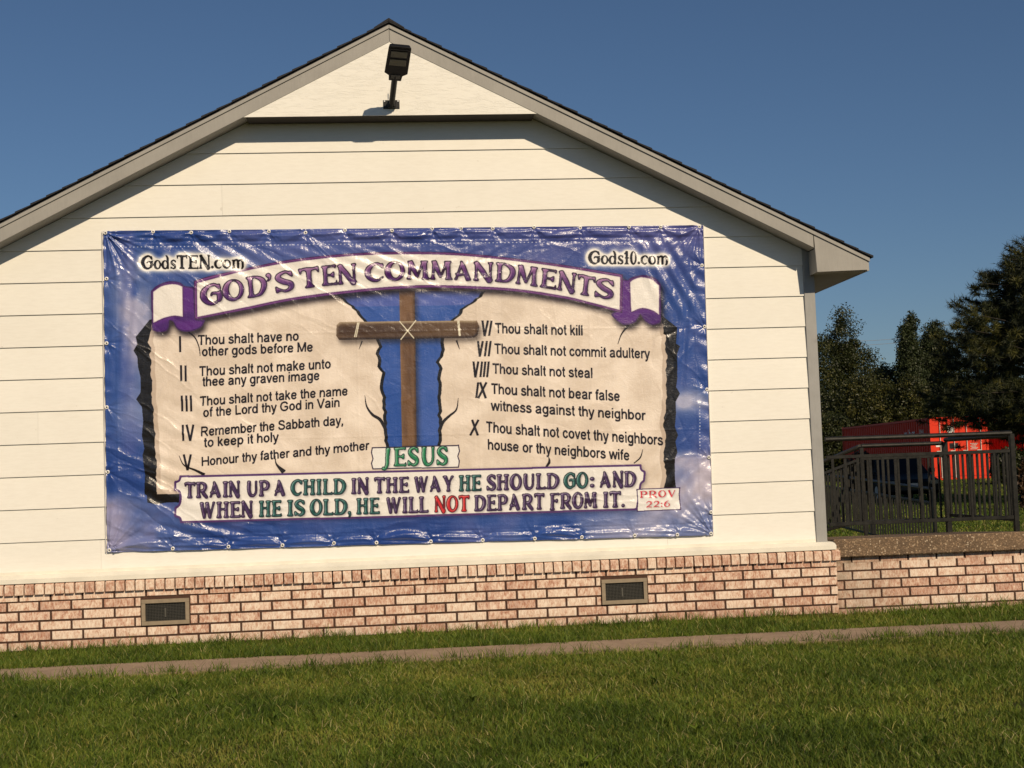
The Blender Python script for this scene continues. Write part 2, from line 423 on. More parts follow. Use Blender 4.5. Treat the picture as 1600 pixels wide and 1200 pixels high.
vents = [(-2.165, -1.765, .183, .404), (1.716, 2.120, .183, .404)]
zc = [.4525] + [.4525-.0015-PC*k for k in range(1, 6)]
for k in range(6):
    z = .466-PC*k if k else .462
    brick_course(z, -3.81, 3.803, -.827 if k % 2 == 0 else -.920, YB, BRICK, base, vents if 0 < k < 5 else ())
RM = []
for i in range(6):
    m = MB(); w = .0352
    m.v = [(-w, -.018, -.047), (w, -.018, -.047), (w, -.018, .030), (-w, -.018, .030), (-w, .018, .044), (w, .018, .044), (-w, .09, .044), (w, .09, .044), (-w, .09, -.047), (w, .09, -.047)]
    m.f = [(0, 1, 2, 3), (3, 2, 5, 4), (4, 5, 7, 6), (0, 8, 9, 1), (1, 9, 7, 5, 2), (0, 3, 4, 6, 8), (6, 7, 9, 8)]
    me = m.mesh('rowlock_brick'); bm = bmesh.new(); bm.from_mesh(me)
    bmesh.ops.bevel(bm, geom=list(bm.edges), offset=.002, segments=1, affect='EDGES')
    for v in bm.verts: v.co += Vector([random.uniform(-1, 1)*.001 for _ in range(3)])
    bm.to_mesh(me); bm.free(); me.materials.append(BRICK); RM.append(me)
x = -3.269-.0817*6+.0408
while x < 3.83:
    o = link('rowlock_brick', random.choice(RM), None, base, (x, -.112+random.uniform(-.002, .002), .5295+random.uniform(-.0015, .0015))); x += .0817
# vents
VG = 'foundation vents in the brick base'
for i, (x0, x1, z0, z1) in enumerate(vents):
    v = empty('foundation_vent', ((x0+x1)/2, YB, z0)); v.parent = H
    cx = (x0+x1)/2; w = (x1-x0)/2; h = z1-z0; f = .036
    def L(n, m, mat, bevel=0): return m.build(n, mat, v, bevel=bevel)
    fr = MB(); fr.box(-w+.004, w-.004, -.014, .02, h-f, h-.004); fr.box(-w+.004, w-.004, -.014, .02, .004, f); fr.box(-w+.004, -w+f, -.014, .02, f+.0005, h-f-.0005); fr.box(w-f, w-.004, -.014, .02, f+.0005, h-f-.0005)
    L('vent_frame', fr, VENTM, .0015)
    L('vent_shade_sheet', MB().box(-w+f, w-f, .0085, .0088, f, h-f), DARK)  # near-black sheet painting the shade of the hollow behind the screen
    sc = MB(); xx = -w+f+.006
    while xx < w-f: sc.box(xx-.0008, xx+.0008, -.004, -.0025, f, h-f); xx += .0125
    zz = f+.006
    while zz < h-f: sc.box(-w+f, w-f, -.0022, -.0010, zz-.0008, zz+.0008); zz += .0125
    tag(L('wire_screen', sc, WIRE), kind='stuff')
    L('vent_latch', MB().box((.0 if i == 0 else -.02)-.006, (.0 if i == 0 else -.02)+.006, -.003, .006, f+.03, h-f-.045), WIRE)

# ------------------------------------------------------------------ banner artwork, drawn into a picture made here
TW, TH = 2080, 1096
BC = [(-2.430, 3.526), (2.767, 3.474), (2.731, .739), (-2.446, .802)]   # tl tr br bl on the wall
def px2wall(P):
    P = np.asarray(P, float).reshape(-1, 2)
    v = _f[None]+(P[:, :1]-800)/FPX*_r[None]-(P[:, 1:]-600)/FPX*_u[None]
    t = (CD-.02)/v[:, 1]
    return np.stack([CX+v[:, 0]*t, CZ+v[:, 2]*t], 1)
def wall2tex(Q):
    tl, tr, br, bl = [np.array(c) for c in BC]
    s = np.full(len(Q), .5); t = np.full(len(Q), .5)
    for _ in range(4):
        a = tl+(tr-tl)*s[:, None]; b = bl+(br-bl)*s[:, None]
        F = a+(b-a)*t[:, None]-Q
        Js = (tr-tl)*(1-t[:, None])+(br-bl)*t[:, None]; Jt = b-a
        det = Js[:, 0]*Jt[:, 1]-Js[:, 1]*Jt[:, 0]
        s -= (F[:, 0]*Jt[:, 1]-F[:, 1]*Jt[:, 0])/det; t -= (Js[:, 0]*F[:, 1]-Js[:, 1]*F[:, 0])/det
    return np.stack([s*TW, t*TH], 1)
def T(P): return wall2tex(px2wall(P))
def fill(conts, mask):
    A = np.concatenate(conts); x0, y0 = np.floor(A.min(0)).astype(int); x1, y1 = np.ceil(A.max(0)).astype(int)+1
    x0, y0, x1, y1 = max(x0, 0), max(y0, 0), min(x1, TW), min(y1, TH)
    if x1 <= x0 or y1 <= y0: return
    sub = np.zeros((y1-y0, x1-x0), bool); gx = np.arange(x0, x1)+.5; gy = np.arange(y0, y1)+.5
    for c in conts:
        q = np.roll(c, -1, 0)
        for (ax, ay), (bx, by) in zip(c, q):
            if ay == by: continue
            lo, hi = (ay, by) if ay < by else (by, ay)
            r = np.nonzero((gy >= lo) & (gy < hi))[0]
            if len(r) == 0: continue
            xi = ax+(gy[r]-ay)*(bx-ax)/(by-ay)
            sub[r] ^= gx[None] < xi[:, None]
    mask[y0:y1, x0:x1] |= sub
def new(): return np.zeros((TH, TW), bool)
def blur(m, r):
    a = m.astype(np.float32); r = max(1, int(r))
    for _ in range(3):
        for ax in (0, 1):
            p = np.pad(a, [(r+1, r) if i == ax else (0, 0) for i in (0, 1)], mode='edge'); c = np.cumsum(p, ax, dtype=np.float64)
            a = ((c[2*r+1:] - c[:-2*r-1]) if ax == 0 else (c[:, 2*r+1:] - c[:, :-2*r-1])).astype(np.float32)/(2*r+1)
    return a
def vnoise(sx, sy, octv=4, seed=0, pers=.55):
    g = np.random.default_rng(seed); out = np.zeros((TH, TW), np.float32); amp = 1; tot = 0
    for o in range(octv):
        nx, ny = int(sx*2**o)+2, int(sy*2**o)+2
        q = g.random((ny+1, nx+1)); X = np.linspace(0, nx-1.001, TW); Y = np.linspace(0, ny-1.001, TH)
        xi, yi = X.astype(int), Y.astype(int); fx, fy = X-xi, Y-yi; fx = fx*fx*(3-2*fx); fy = (fy*fy*(3-2*fy))[:, None]
        a = q[yi][:, xi]*(1-fx)+q[yi][:, xi+1]*fx; b = q[yi+1][:, xi]*(1-fx)+q[yi+1][:, xi+1]*fx
        out += amp*(a*(1-fy)+b*fy); tot += amp; amp *= pers
    return out/tot
def col(r, g, b): return np.array([r, g, b], np.float32)/255
IMG = np.zeros((TH, TW, 3), np.float32)
def comp(m, c, a=1.0):
    m = (m.astype(np.float32)*a)[..., None]
    IMG[:] = IMG*(1-m)+c*m
def spline(pts, n=10):
    P = np.asarray(pts, float); Q = np.vstack([2*P[0]-P[1], P, 2*P[-1]-P[-2]]); out = []
    for i in range(1, len(Q)-2):
        for t in np.linspace(0, 1, n, endpoint=False):
            p0, p1, p2, p3 = Q[i-1:i+3]
            out.append(.5*((2*p1)+(p2-p0)*t+(2*p0-5*p1+4*p2-p3)*t*t+(-p0+3*p1-3*p2+p3)*t**3))
    out.append(P[-1]); return np.array(out)
def stroke(pts, ws, n=8, curve=True):
    P = np.column_stack([np.asarray(pts, float), np.interp(np.arange(len(pts)), np.linspace(0, len(pts)-1, len(ws)), ws)])
    if curve and len(pts) > 2: P = spline(P, n)
    d = np.gradient(P[:, :2], axis=0); d /= np.linalg.norm(d, axis=1)[:, None]+1e-9; nn = np.stack([-d[:, 1], d[:, 0]], 1)
    w = P[:, 2:]/2
    return np.vstack([P[:, :2]+nn*w, (P[:, :2]-nn*w)[::-1]])

# decorative roman capitals, strokes in a unit box (y up)
def stem(x, y0=0, y1=1, w=.19, fl=.62, n=9, dx=0.):
    t = np.linspace(0, 1, n); hw = w/2*(.78+.22*np.abs(2*t-1))+fl*w*np.maximum(0, (np.abs(2*t-1)-.80)/.20)**1.2
    y = y0+(y1-y0)*t; xc = x+dx*t
    return np.vstack([np.stack([xc-hw, y], 1), np.stack([xc+hw, y], 1)[::-1]])
def ell(cx, cy, rx, ry, n=28):
    a = np.linspace(0, 2*math.pi, n, endpoint=False); return np.stack([cx+rx*np.cos(a), cy+ry*np.sin(a)], 1)
def ring(cx, cy, rx, ry, t): return [ell(cx, cy, rx, ry), ell(cx+rx*.10, cy+ry*.05, rx-t, ry-t*.42)]
def arm(x0, x1, y, s, hgt=.2, w=.065):
    return [stroke([(x0, y-s*w/2), (x1-.04, y-s*w/2)], [w, w], curve=False), np.array([(x1-.16, y), (x1, y+s*.02), (x1-.03, y-s*hgt), (x1-.05, y-s*w)])]
def glyph(ch):
    S = stroke; G = []
    if ch == 'A': G = [S([(.06, 0), (.40, 1.0)], [.075, .075], curve=False), S([(.33, 1.04), (.46, .75), (.78, 0)], [.06, .20, .23], curve=False), S([(.02, .34), (.25, .27), (.66, .36)], [.03, .08, .05]), stem(.05, 0, .06, .13), stem(.78, 0, .06, .2)]
    elif ch == 'C': G = [S([(.80, .80), (.62, .97), (.36, .93), (.13, .70), (.10, .38), (.28, .10), (.55, .03), (.84, .22)], [.05, .09, .12, .22, .24, .16, .09, .03]), np.array([(.83, .98), (.86, .66), (.66, .88)])]
    elif ch == 'D': G = [stem(.15), S([(.12, .97), (.45, .95), (.76, .75), (.82, .45), (.62, .12), (.35, .03), (.12, .03)], [.06, .08, .20, .23, .15, .07, .06])]
    elif ch == 'E': G = [stem(.15)]+arm(.1, .74, 1, 1)+arm(.1, .78, 0, -1, .26)+[S([(.2, .53), (.56, .50)], [.06, .06], curve=False), np.array([(.44, .51), (.63, .68), (.62, .36)])]
    elif ch == 'F': G = [stem(.15, -.08, 1)]+arm(.1, .76, 1, 1, .24)+[S([(.2, .53), (.54, .50)], [.06, .06], curve=False), np.array([(.44, .51), (.60, .66), (.60, .36)])]
    elif ch == 'G': G = glyph('C')+[S([(.42, .42), (.50, .55), (.72, .53), (.92, .60)], [.03, .07, .09, .03]), S([(.78, .52), (.80, .30), (.74, .10)], [.16, .20, .10])]
    elif ch == 'H': G = [stem(.15), stem(.73), S([(.15, .50), (.45, .55), (.73, .50)], [.07, .06, .07])]
    elif ch == 'I': G = [stem(.15)]
    elif ch == 'J': G = [S([(.42, 1.0), (.36, .5), (.34, .1), (.20, -.15), (.03, -.10)], [.22, .17, .16, .10, .14]), stem(.40, .93, 1, .22)]
    elif ch == 'L': G = [stem(.15)]+arm(.1, .72, 0, -1, .28)
    elif ch == 'M': G = [stem(.08, 0, 1, .09, 1., dx=.06), S([(.14, 1.0), (.30, .6), (.50, .10)], [.22, .20, .06], curve=False), S([(.50, .10), (.82, 1.0)], [.05, .08], curve=False), stem(.93, 0, 1, .20, .5, dx=-.07)]
    elif ch == 'N': G = [stem(.11, 0, 1, .09, 1.), S([(.08, 1.03), (.42, .50), (.74, -.08)], [.16, .22, .14], curve=False), stem(.77, .03, 1.03, .08, 1.1), np.array([(.60, .08), (.86, .10), (.79, -.10)])]
    elif ch == 'O': G = [ring(.47, .5, .46, .53, .20)]
    elif ch == 'P': G = [stem(.15), S([(.12, .97), (.50, .96), (.72, .75), (.60, .48), (.25, .44)], [.06, .09, .21, .14, .05])]
    elif ch == 'R': G = glyph('P')+[S([(.38, .47), (.58, .25), (.88, -.03)], [.06, .18, .15])]
    elif ch == 'S': G = [S([(.64, .78), (.46, .98), (.20, .90), (.13, .72), (.32, .52), (.58, .36), (.60, .14), (.36, .02), (.08, .20)], [.05, .08, .13, .18, .22, .20, .15, .08, .04]), np.array([(.66, 1.0), (.69, .68), (.50, .90)]), np.array([(.03, -.02), (.02, .32), (.20, .08)])]
    elif ch == 'T': G = [stem(.43, 0, .98, .2), S([(.04, .93), (.25, .98), (.60, .94), (.86, 1.0)], [.05, .10, .10, .05]), np.array([(.0, 1.02), (.12, 1.0), (.07, .70)]), np.array([(.84, 1.06), (.76, .92), (.86, .70)])]
    elif ch == 'U': G = [S([(.16, 1.0), (.14, .45), (.26, .10), (.50, .03), (.72, .20), (.76, .55), (.76, 1.0)], [.21, .20, .17, .09, .08, .08, .08]), stem(.16, .92, 1, .22), stem(.76, .92, 1, .13)]
    elif ch == 'V': G = [S([(.12, 1.0), (.44, -.02)], [.22, .15], curve=False), S([(.44, 0), (.80, 1.0)], [.06, .08], curve=False), stem(.12, .94, 1, .2), stem(.80, .94, 1, .12)]
    elif ch == 'W': G = [S([(.10, 1.0), (.34, -.02)], [.19, .14], curve=False), S([(.34, 0), (.56, .95)], [.05, .07], curve=False), S([(.54, 1.0), (.80, -.02)], [.19, .14], curve=False), S([(.80, 0), (1.10, 1.02)], [.05, .08], curve=False), stem(.10, .94, 1, .2), stem(.54, .94, 1, .18), stem(1.10, .95, 1.02, .12)]
    elif ch == 'Y': G = [S([(.10, 1.0), (.42, .45)], [.2, .17], curve=False), S([(.42, .45), (.78, 1.0)], [.06, .08], curve=False), stem(.42, 0, .5, .18), stem(.10, .94, 1, .2), stem(.78, .94, 1, .12)]
    elif ch == 'o': G = [ring(.3, .32, .29, .34, .13)]
    elif ch == 'd': G = [ring(.28, .31, .27, .33, .12), S([(.36, 1.02), (.50, .80), (.52, .10)], [.05, .13, .13]), stem(.53, 0, .08, .14)]
    elif ch == 's': G = [np.array(g)*[.62, .66] for g in glyph('S')]
    elif ch == 'c': G = [np.array(g)*[.60, .66] for g in glyph('C')]
    elif ch == 'm': G = [stem(.10, 0, .64, .13), S([(.10, .45), (.24, .63), (.38, .60), (.42, .40), (.42, .05)], [.04, .07, .12, .13, .13]), S([(.42, .45), (.56, .63), (.70, .60), (.75, .40), (.74, .10), (.66, -.05)], [.04, .07, .12, .13, .12, .05]), stem(.42, 0, .08, .14)]
    elif ch == '0': G = [ring(.26, .48, .25, .52, .12)]
    elif ch == '1': G = [stem(.20, 0, .5, .17, .8), S([(.20, .3), (.20, 1.0)], [.14, .15], curve=False), np.array([(-.02, .78), (.20, 1.02), (.20, .82)])]
    elif ch == '2': G = [S([(.06, .72), (.25, .98), (.55, .85), (.50, .52), (.08, .08)], [.10, .09, .18, .13, .05]), S([(.04, .06), (.3, .10), (.66, .03)], [.10, .12, .08])]
    elif ch == '6': G = [ring(.34, .32, .32, .34, .13), S([(.10, .35), (.22, .75), (.55, 1.02)], [.16, .13, .04])]
    elif ch == '.': G = [ell(.1, .09, .09, .09, 12)]
    elif ch == ':': G = [ell(.1, .12, .09, .09, 12), ell(.1, .58, .09, .09, 12)]
    elif ch == ',': G = [ell(.1, .09, .09, .09, 12), S([(.17, .08), (.14, -.12), (.02, -.22)], [.06, .06, .02])]
    elif ch == "'": G = [ell(.1, .90, .08, .09, 12), S([(.16, .90), (.13, .72), (.04, .62)], [.06, .06, .02])]
    return G
def adv(ch):
    A = np.concatenate([np.concatenate(g) if isinstance(g, list) else g for g in glyph(ch)]); return A[:, 0].min(), A[:, 0].max()
def put_glyph(ch, x0, x1, yb, h, mask, slope=0., lean=0.):
    a, b = adv(ch); sx = (x1-x0)/(b-a)
    for g in glyph(ch):
        cs = g if isinstance(g, list) else [g]
        out = []
        for c in cs:
            X = x0+(c[:, 0]-a)*sx+lean*c[:, 1]*h; Y = yb-c[:, 1]*h+(X-(x0+x1)/2)*slope
            out.append(T(np.stack([X, Y], 1)))
        fill(out, mask)
def put_word(w, x0, x1, y0, y1, h, mask, sp=.10):
    ws = [adv(c) for c in w]; tot = sum(b-a for a, b in ws)+sp*(len(w)-1); k = (x1-x0)/tot; x = x0
    for c, (a, b) in zip(w, ws):
        xe = x+(b-a)*k; yb = y0+(y1-y0)*((x+xe)/2-x0)/(x1-x0)
        put_glyph(c, x, xe, yb, h, mask, (y1-y0)/(x1-x0)); x = xe+sp*k
# plain bold sans letters, monoline strokes
W_ = .182
def _arc(x0=.14, x1=.61): return [(x0, .42), (x0+.10, .60), (x0+.27, .655), (x1-.04, .58), (x1, .40), (x1, .2), (x1, .0)]
SK = {
'o': (.78, ['r', .39, .365, .262, .292]), 'b': (.79, [(.14, 0), (.14, 1)], ['r', .40, .365, .255, .292]), 'd': (.79, [(.64, 0), (.64, 1)], ['r', .38, .365, .255, .292]),
'p': (.79, [(.14, -.27), (.14, .73)], ['r', .40, .365, .255, .292]), 'g': (.79, ['r', .38, .365, .255, .292], ['c', (.64, .73), (.64, .3), (.64, 0), (.58, -.16), (.38, -.20), (.15, -.13)]),
'a': (.78, ['c', (.13, .50), (.22, .63), (.40, .66), (.57, .60), (.60, .45), (.60, .2), (.64, .0)], ['c', (.60, .42), (.36, .37), (.16, .28), (.14, .15), (.26, .07), (.46, .09), (.60, .25)]),
'c': (.70, ['c', (.60, .50), (.48, .63), (.34, .655), (.18, .55), (.13, .36), (.20, .15), (.36, .07), (.52, .12), (.61, .26)]),
'e': (.78, [(.14, .37), (.64, .37)], ['c', (.64, .37), (.60, .56), (.41, .655), (.21, .58), (.13, .36), (.21, .13), (.41, .07), (.56, .12), (.64, .22)]),
'f': (.39, ['c', (.42, .93), (.29, .93), (.21, .84), (.20, .65), (.20, .3), (.20, 0)], [(.04, .66), (.38, .66)]),
'h': (.76, [(.14, 0), (.14, 1)], ['c']+_arc()), 'n': (.76, [(.14, 0), (.14, .73)], ['c']+_arc()), 'm': (1.18, [(.14, 0), (.14, .73)], ['c']+_arc(.14, .58), ['c']+_arc(.58, 1.03)),
'i': (.31, [(.155, 0), (.155, .73)], [(.155, .86), (.155, 1)]), 'l': (.31, [(.155, 0), (.155, 1)]), 'k': (.70, [(.14, 0), (.14, 1)], [(.58, .73), (.16, .28)], [(.30, .42), (.61, 0)]),
'r': (.47, [(.14, 0), (.14, .73)], ['c', (.14, .40), (.21, .58), (.33, .655), (.47, .64)]),
's': (.70, ['c', (.58, .53), (.47, .64), (.32, .66), (.16, .58), (.18, .45), (.38, .375), (.58, .28), (.56, .13), (.36, .065), (.18, .10), (.10, .22)]),
't': (.40, ['c', (.20, .94), (.20, .6), (.20, .22), (.25, .08), (.38, .07)], [(.03, .66), (.38, .66)]),
'u': (.76, ['c', (.14, .73), (.14, .5), (.14, .3), (.20, .11), (.35, .065), (.52, .14), (.61, .32)], [(.61, 0), (.61, .73)]),
'v': (.66, [(.07, .73), (.33, 0)], [(.33, 0), (.60, .73)]), 'w': (1.0, [(.06, .73), (.27, 0)], [(.27, 0), (.50, .73)], [(.50, .73), (.73, 0)], [(.73, 0), (.95, .73)]),
'y': (.68, [(.07, .73), (.35, .0)], ['c', (.62, .73), (.48, .35), (.35, -.02), (.27, -.18), (.10, -.20)]),
'T': (.85, [(.04, .92), (.82, .92)], [(.43, 0), (.43, .92)]), 'H': (1.0, [(.15, 0), (.15, 1)], [(.86, 0), (.86, 1)], [(.15, .52), (.86, .52)]), 'L': (.78, [(.15, 0), (.15, 1)], [(.15, .08), (.74, .08)]),
'R': (1.0, [(.15, 0), (.15, 1)], ['c', (.15, .92), (.50, .92), (.76, .86), (.82, .70), (.74, .54), (.50, .48), (.15, .48)], [(.50, .48), (.88, 0)]),
'G': (1.09, ['c', (.92, .70), (.78, .88), (.54, .93), (.24, .80), (.13, .5), (.24, .2), (.52, .07), (.78, .12), (.93, .26)], [(.93, .16), (.93, .47)], [(.56, .45), (.95, .45)]),
'S': (.93, ['c', (.78, .72), (.66, .88), (.44, .93), (.20, .84), (.18, .66), (.42, .55), (.72, .44), (.80, .26), (.66, .10), (.44, .07), (.20, .14), (.11, .32)]),
'V': (.93, [(.07, 1), (.46, 0)], [(.46, 0), (.86, 1)]), 'M': (1.16, [(.15, 0), (.15, 1)], [(1.01, 0), (1.01, 1)], [(.17, .98), (.58, .04)], [(.58, .04), (.99, .98)]),
',': (.36, [(.17, .16), (.17, 0)], [(.19, .05), (.10, -.17)]), ' ': (.37,)}
def sans(txt, x0, y0, x1, y1, h, mask, lean=0.):
    tot = sum(SK[c][0] for c in txt)-.18; k = (x1-x0)/tot; x = -.07
    def tr(P, x):
        P = np.asarray(P, float); X = (P[:, 0]+x); t = X/tot; up = P[:, 1]*h
        return T(np.stack([x0+X*k+lean*up, y0+(y1-y0)*t-up], 1))
    r = h/k   # keep horizontal and vertical stroke widths alike
    for c in txt:
        for g in SK[c][1:]:
            if g[0] == 'r':
                _, cx, cy, rx, ry = g; w = W_/2; fill([tr(ell(cx, cy, rx+w*max(1, .86*r), ry+w, 24), x), tr(ell(cx, cy, rx-w*min(1.15, r), ry-w*.9, 24), x)], mask)
            elif g[0] == 'c': fill([tr(stroke(g[1:], [W_]*2, 5), x)], mask)
            else: fill([tr(stroke(g, [W_]*2, curve=False), x)], mask)
        x += SK[c][0]
def font_tris(txt, off=.012):
    cu = bpy.data.curves.new('t', 'FONT'); cu.body = txt; cu.offset = off; cu.resolution_u = 3; cu.fill_mode = 'FRONT'
    o = bpy.data.objects.new('t', cu); COL.objects.link(o); dg = bpy.context.evaluated_depsgraph_get(); ev = o.evaluated_get(dg)
    me = ev.to_mesh(); me.calc_loop_triangles()
    V = np.empty(len(me.vertices)*3); me.vertices.foreach_get('co', V); V = V.reshape(-1, 3)[:, :2]
    F = np.empty(len(me.loop_triangles)*3, int); me.loop_triangles.foreach_get('vertices', F); F = F.reshape(-1, 3)
    ev.to_mesh_clear(); bpy.data.objects.remove(o); bpy.data.curves.remove(cu); return V, F
def poly(P, mask): fill([T(P)], mask)
def jag(P, amp, n, seed):
    """ragged polyline through photo points"""
    g = np.random.default_rng(seed); P = np.asarray(P, float); d = np.concatenate([[0], np.cumsum(np.linalg.norm(np.diff(P, axis=0), axis=1))])
    s = np.linspace(0, d[-1], n); Q = np.stack([np.interp(s, d, P[:, i]) for i in (0, 1)], 1)
    Q[1:-1, 0] += g.uniform(-amp, amp, n-2); return Q

def paint():
    n1 = vnoise(5, 3, 6, 1); n2 = vnoise(10, 5, 5, 2); yy, xx = np.mgrid[0:TH, 0:TW]; u = xx/TW; v = yy/TH
    IMG[:] = col(50, 80, 150)
    comp(np.clip((n1-.40)*2.2, 0, 1), col(34, 62, 132), .85)
    comp(np.clip(.75-v*3, 0, 1)*np.clip(u*1.6-.2, 0, 1), col(98, 92, 152), .85)  # violet sheen of reflections on the vinyl, painted into the top right
    comp(np.clip((u-.02)*40, 0, 1)*np.clip((.035-u)*25+.5, 0, 1)*(v < .7), col(104, 92, 160), .8)
    comp(np.clip((vnoise(14, 7, 5, 9)-.48)*3.2, 0, 1), col(120, 116, 172), .45)
    cl = lambda cx, cy, rx, ry: np.exp(-(((u-cx)/rx)**2+((v-cy)/ry)**2))
    cloud = np.clip((n2-.38)*3.2, 0, 1)
    comp(np.clip(cl(.055, .28, .035, .16)*1.5*cloud, 0, .8), col(190, 185, 205))
    comp(np.clip(cl(.05, .55, .05, .10)*cloud*.6, 0, .7), col(150, 160, 195))
    comp(np.clip((v-.81)*22, 0, 1)*np.clip((.17-u)*9, 0, 1)*np.clip(.35+cloud*.6, 0, 1), col(165, 160, 190), .9)
    comp(np.clip((v-.72)*30, 0, 1)*np.clip((u-.80)*12, 0, 1)*np.clip(.45+cloud*.6, 0, 1), col(205, 196, 210), .92)
    comp(np.clip(cl(.965, .575, .04, .035)*1.4*np.clip(cloud+.35, 0, 1), 0, .85), col(190, 190, 212))
    comp(np.clip((v-.86)*20, 0, 1)*np.clip((u-.50)*4, 0, 1)*cloud, col(170, 168, 195), .55)
    comp(np.clip(cl(.18, .10, .12, .05)*cloud, 0, 1), col(150, 150, 190), .5)
    # tablet
    inL = [(252, 470), (238, 505), (236, 520), (231, 536), (237, 545), (233, 556), (238, 566), (235, 580), (238, 600), (237, 622), (240, 640), (240, 668), (243, 676), (241, 690), (243, 712), (246, 728), (244, 745), (246, 772)]
    outL = [(234, 500), (212.6, 526.6), (215, 538), (209, 548), (215, 558), (216, 573), (220, 590), (220, 613), (213, 624), (222, 636), (224, 658), (222, 681), (226, 701), (223, 711), (227, 743), (226, 772), (230, 774), (231, 785), (245, 788), (262, 785), (280, 785), (281, 770)]
    outR = [(1030, 490), (1045, 502), (1058, 512), (1056, 537), (1062, 541), (1057.5, 553), (1058, 590), (1056, 605), (1062, 615), (1055, 628), (1056, 645), (1054, 667), (1059, 680), (1055, 690), (1058, 707), (1054, 717), (1054, 747), (1056, 762)]
    inR = [(1030, 495), (1037, 512), (1036, 521), (1042, 526), (1038, 535), (1039, 547), (1042, 556), (1040, 567), (1040, 590), (1041, 612), (1040, 637), (1035, 666), (1040, 675), (1039, 700), (1035, 715), (1039, 730), (1041, 750), (1037, 762)]
    m = new(); poly(outL+[(600, 780), (1056, 775)]+outR[::-1]+[(1000, 470), (640, 440), (300, 480)], m); comp(m, col(26, 24, 26))
    m = new(); poly(list(jag(inL, 1.2, 60, 3))+[(1036, 772)]+list(jag(inR, 1.4, 60, 4))[::-1]+[(1000, 470), (640, 430), (300, 480)], m)
    st = np.stack([np.interp(vnoise(26, 14, 5, 5), [.3, .7], [a, b]) for a, b in ((222, 243), (207, 230), (189, 214))], -1)/255
    IMG[:] = np.where(m[..., None], st, IMG)
    edge = blur(m, 9); comp(m & (edge < .93), col(150, 128, 110), .35)
    # window onto the sky behind the cross
    LU = [(527, 455), (529, 462), (545, 475), (557, 484), (559, 490), (572, 502), (585, 520), (589, 531), (594, 540), (590, 555), (596, 565), (592, 573), (599, 583), (596, 602), (600, 618), (602, 650), (601, 672), (606, 700)]
    RU = [(756, 455), (752, 461), (742, 470), (721, 484), (721, 490), (707, 501), (698, 520), (690, 531), (692, 555), (684, 565), (690, 574), (685, 590), (689, 605), (687, 620), (687, 657), (688, 680), (686, 700)]
    a = jag(LU, 1.6, 50, 7); b = jag(RU, 1.6, 50, 8)
    m = new(); poly(list(a-[2.5, 0])+list(b+[2.5, 0])[::-1], m); comp(m, col(24, 22, 24))
    m = new(); poly(list(a+[2.5, 0])+list(b-[2.5, 0])[::-1], m); comp(m, col(44, 82, 160)); comp(m & (yy < T([(640, 478)])[0, 1]), col(78, 94, 168)); comp(m*(np.clip(1-cloud, 0, 1)*.4), col(100, 120, 190))
    # cross
    def beam(P, c, dark, light, seed):
        m = new(); poly(P, m); sh = np.roll(np.roll(blur(m, 7), 14, 0), 8, 1); comp(sh*(~m), col(30, 22, 20), .6)
        comp(m, c); gr = vnoise(*( (60, 8) if seed == 1 else (8, 60)), 4, seed); comp(m*np.clip((gr-.45)*4, 0, 1), dark, .7)
        e = blur(m, 4); gy = np.gradient(e, axis=0); gx = np.gradient(e, axis=1)
        comp(m*np.clip((gy+gx*.3)*14, 0, 1), light, .9); comp(m*np.clip((-gy-gx*.5)*14, 0, 1), col(38, 26, 20), .8)
    beam([(624, 455), (648, 455), (651, 700), (628, 700)], col(122, 92, 66), col(86, 62, 44), col(150, 122, 92), 1)
    beam([(526, 508), (531, 503.5), (640, 502), (745, 501), (749, 511), (746, 524), (740, 528), (620, 530), (530, 531.5), (525.5, 525)], col(98, 76, 56), col(66, 48, 36), col(168, 150, 124), 2)
    m = new()
    for P in ([(624, 502), (647, 529)], [(650, 500.5), (626, 531)], [(559, 504), (554, 527)], [(561, 504), (556.5, 527)], [(715, 501), (717.5, 525)], [(717, 501), (719, 525)]): fill([T(stroke(P, [1.7, 1.7], curve=False))], m)
    comp(m, col(226, 220, 196))
    # cracks
    m = new()
    for P, w in (([(295, 519), (305, 528), (311, 542), (313, 556)], [2.5, 1]), ([(570, 618), (573, 635), (582, 648), (594, 656), (603, 672)], [.5, 3, 5, 5]), ([(716, 622), (713, 640), (702, 650), (692, 660), (686, 675)], [.5, 3, 4.5, 5]), ([(280, 712), (288, 727), (306, 735), (320, 742)], [.8, 2.5, 5]), ([(430, 712), (432, 725), (444, 738)], [1, 2.5, 8]), ([(857, 714), (858, 722), (853, 730)], [1, 4, 3]), ([(1004, 702), (1000, 715), (990, 724)], [.6, 2, 1.5]), ([(982, 508), (971, 522), (965, 538)], [4, 2, .8]), ([(566, 533), (561, 546)], [2.2, .5]), ([(713, 532), (718, 546)], [3, .5])):
        fill([T(stroke(P, w))], m)
    comp(m, col(30, 24, 24))
    # sans lettering
    m = new()
    for s in (("Thou shalt have no", 310, 539.5, 466, 532.5, 15.6), ("other gods before Me", 316, 557, 488, 549.5, 15.2), ("Thou shalt not make unto", 312, 588, 516, 576, 15.5), ("thee any graven image", 317, 604, 498.5, 594, 15.2),
              ("Thou shalt not take the name", 313, 634.5, 542.5, 618, 15), ("of the Lord thy God in Vain", 318, 652, 530, 636, 15), ("Remember the Sabbath day,", 314.5, 682, 536, 664, 15.2), ("to keep it holy", 319.5, 699, 434, 690, 15.2), ("Honour thy father and thy mother", 315.5, 728.5, 575.5, 703, 14.6)): sans(*s, m)
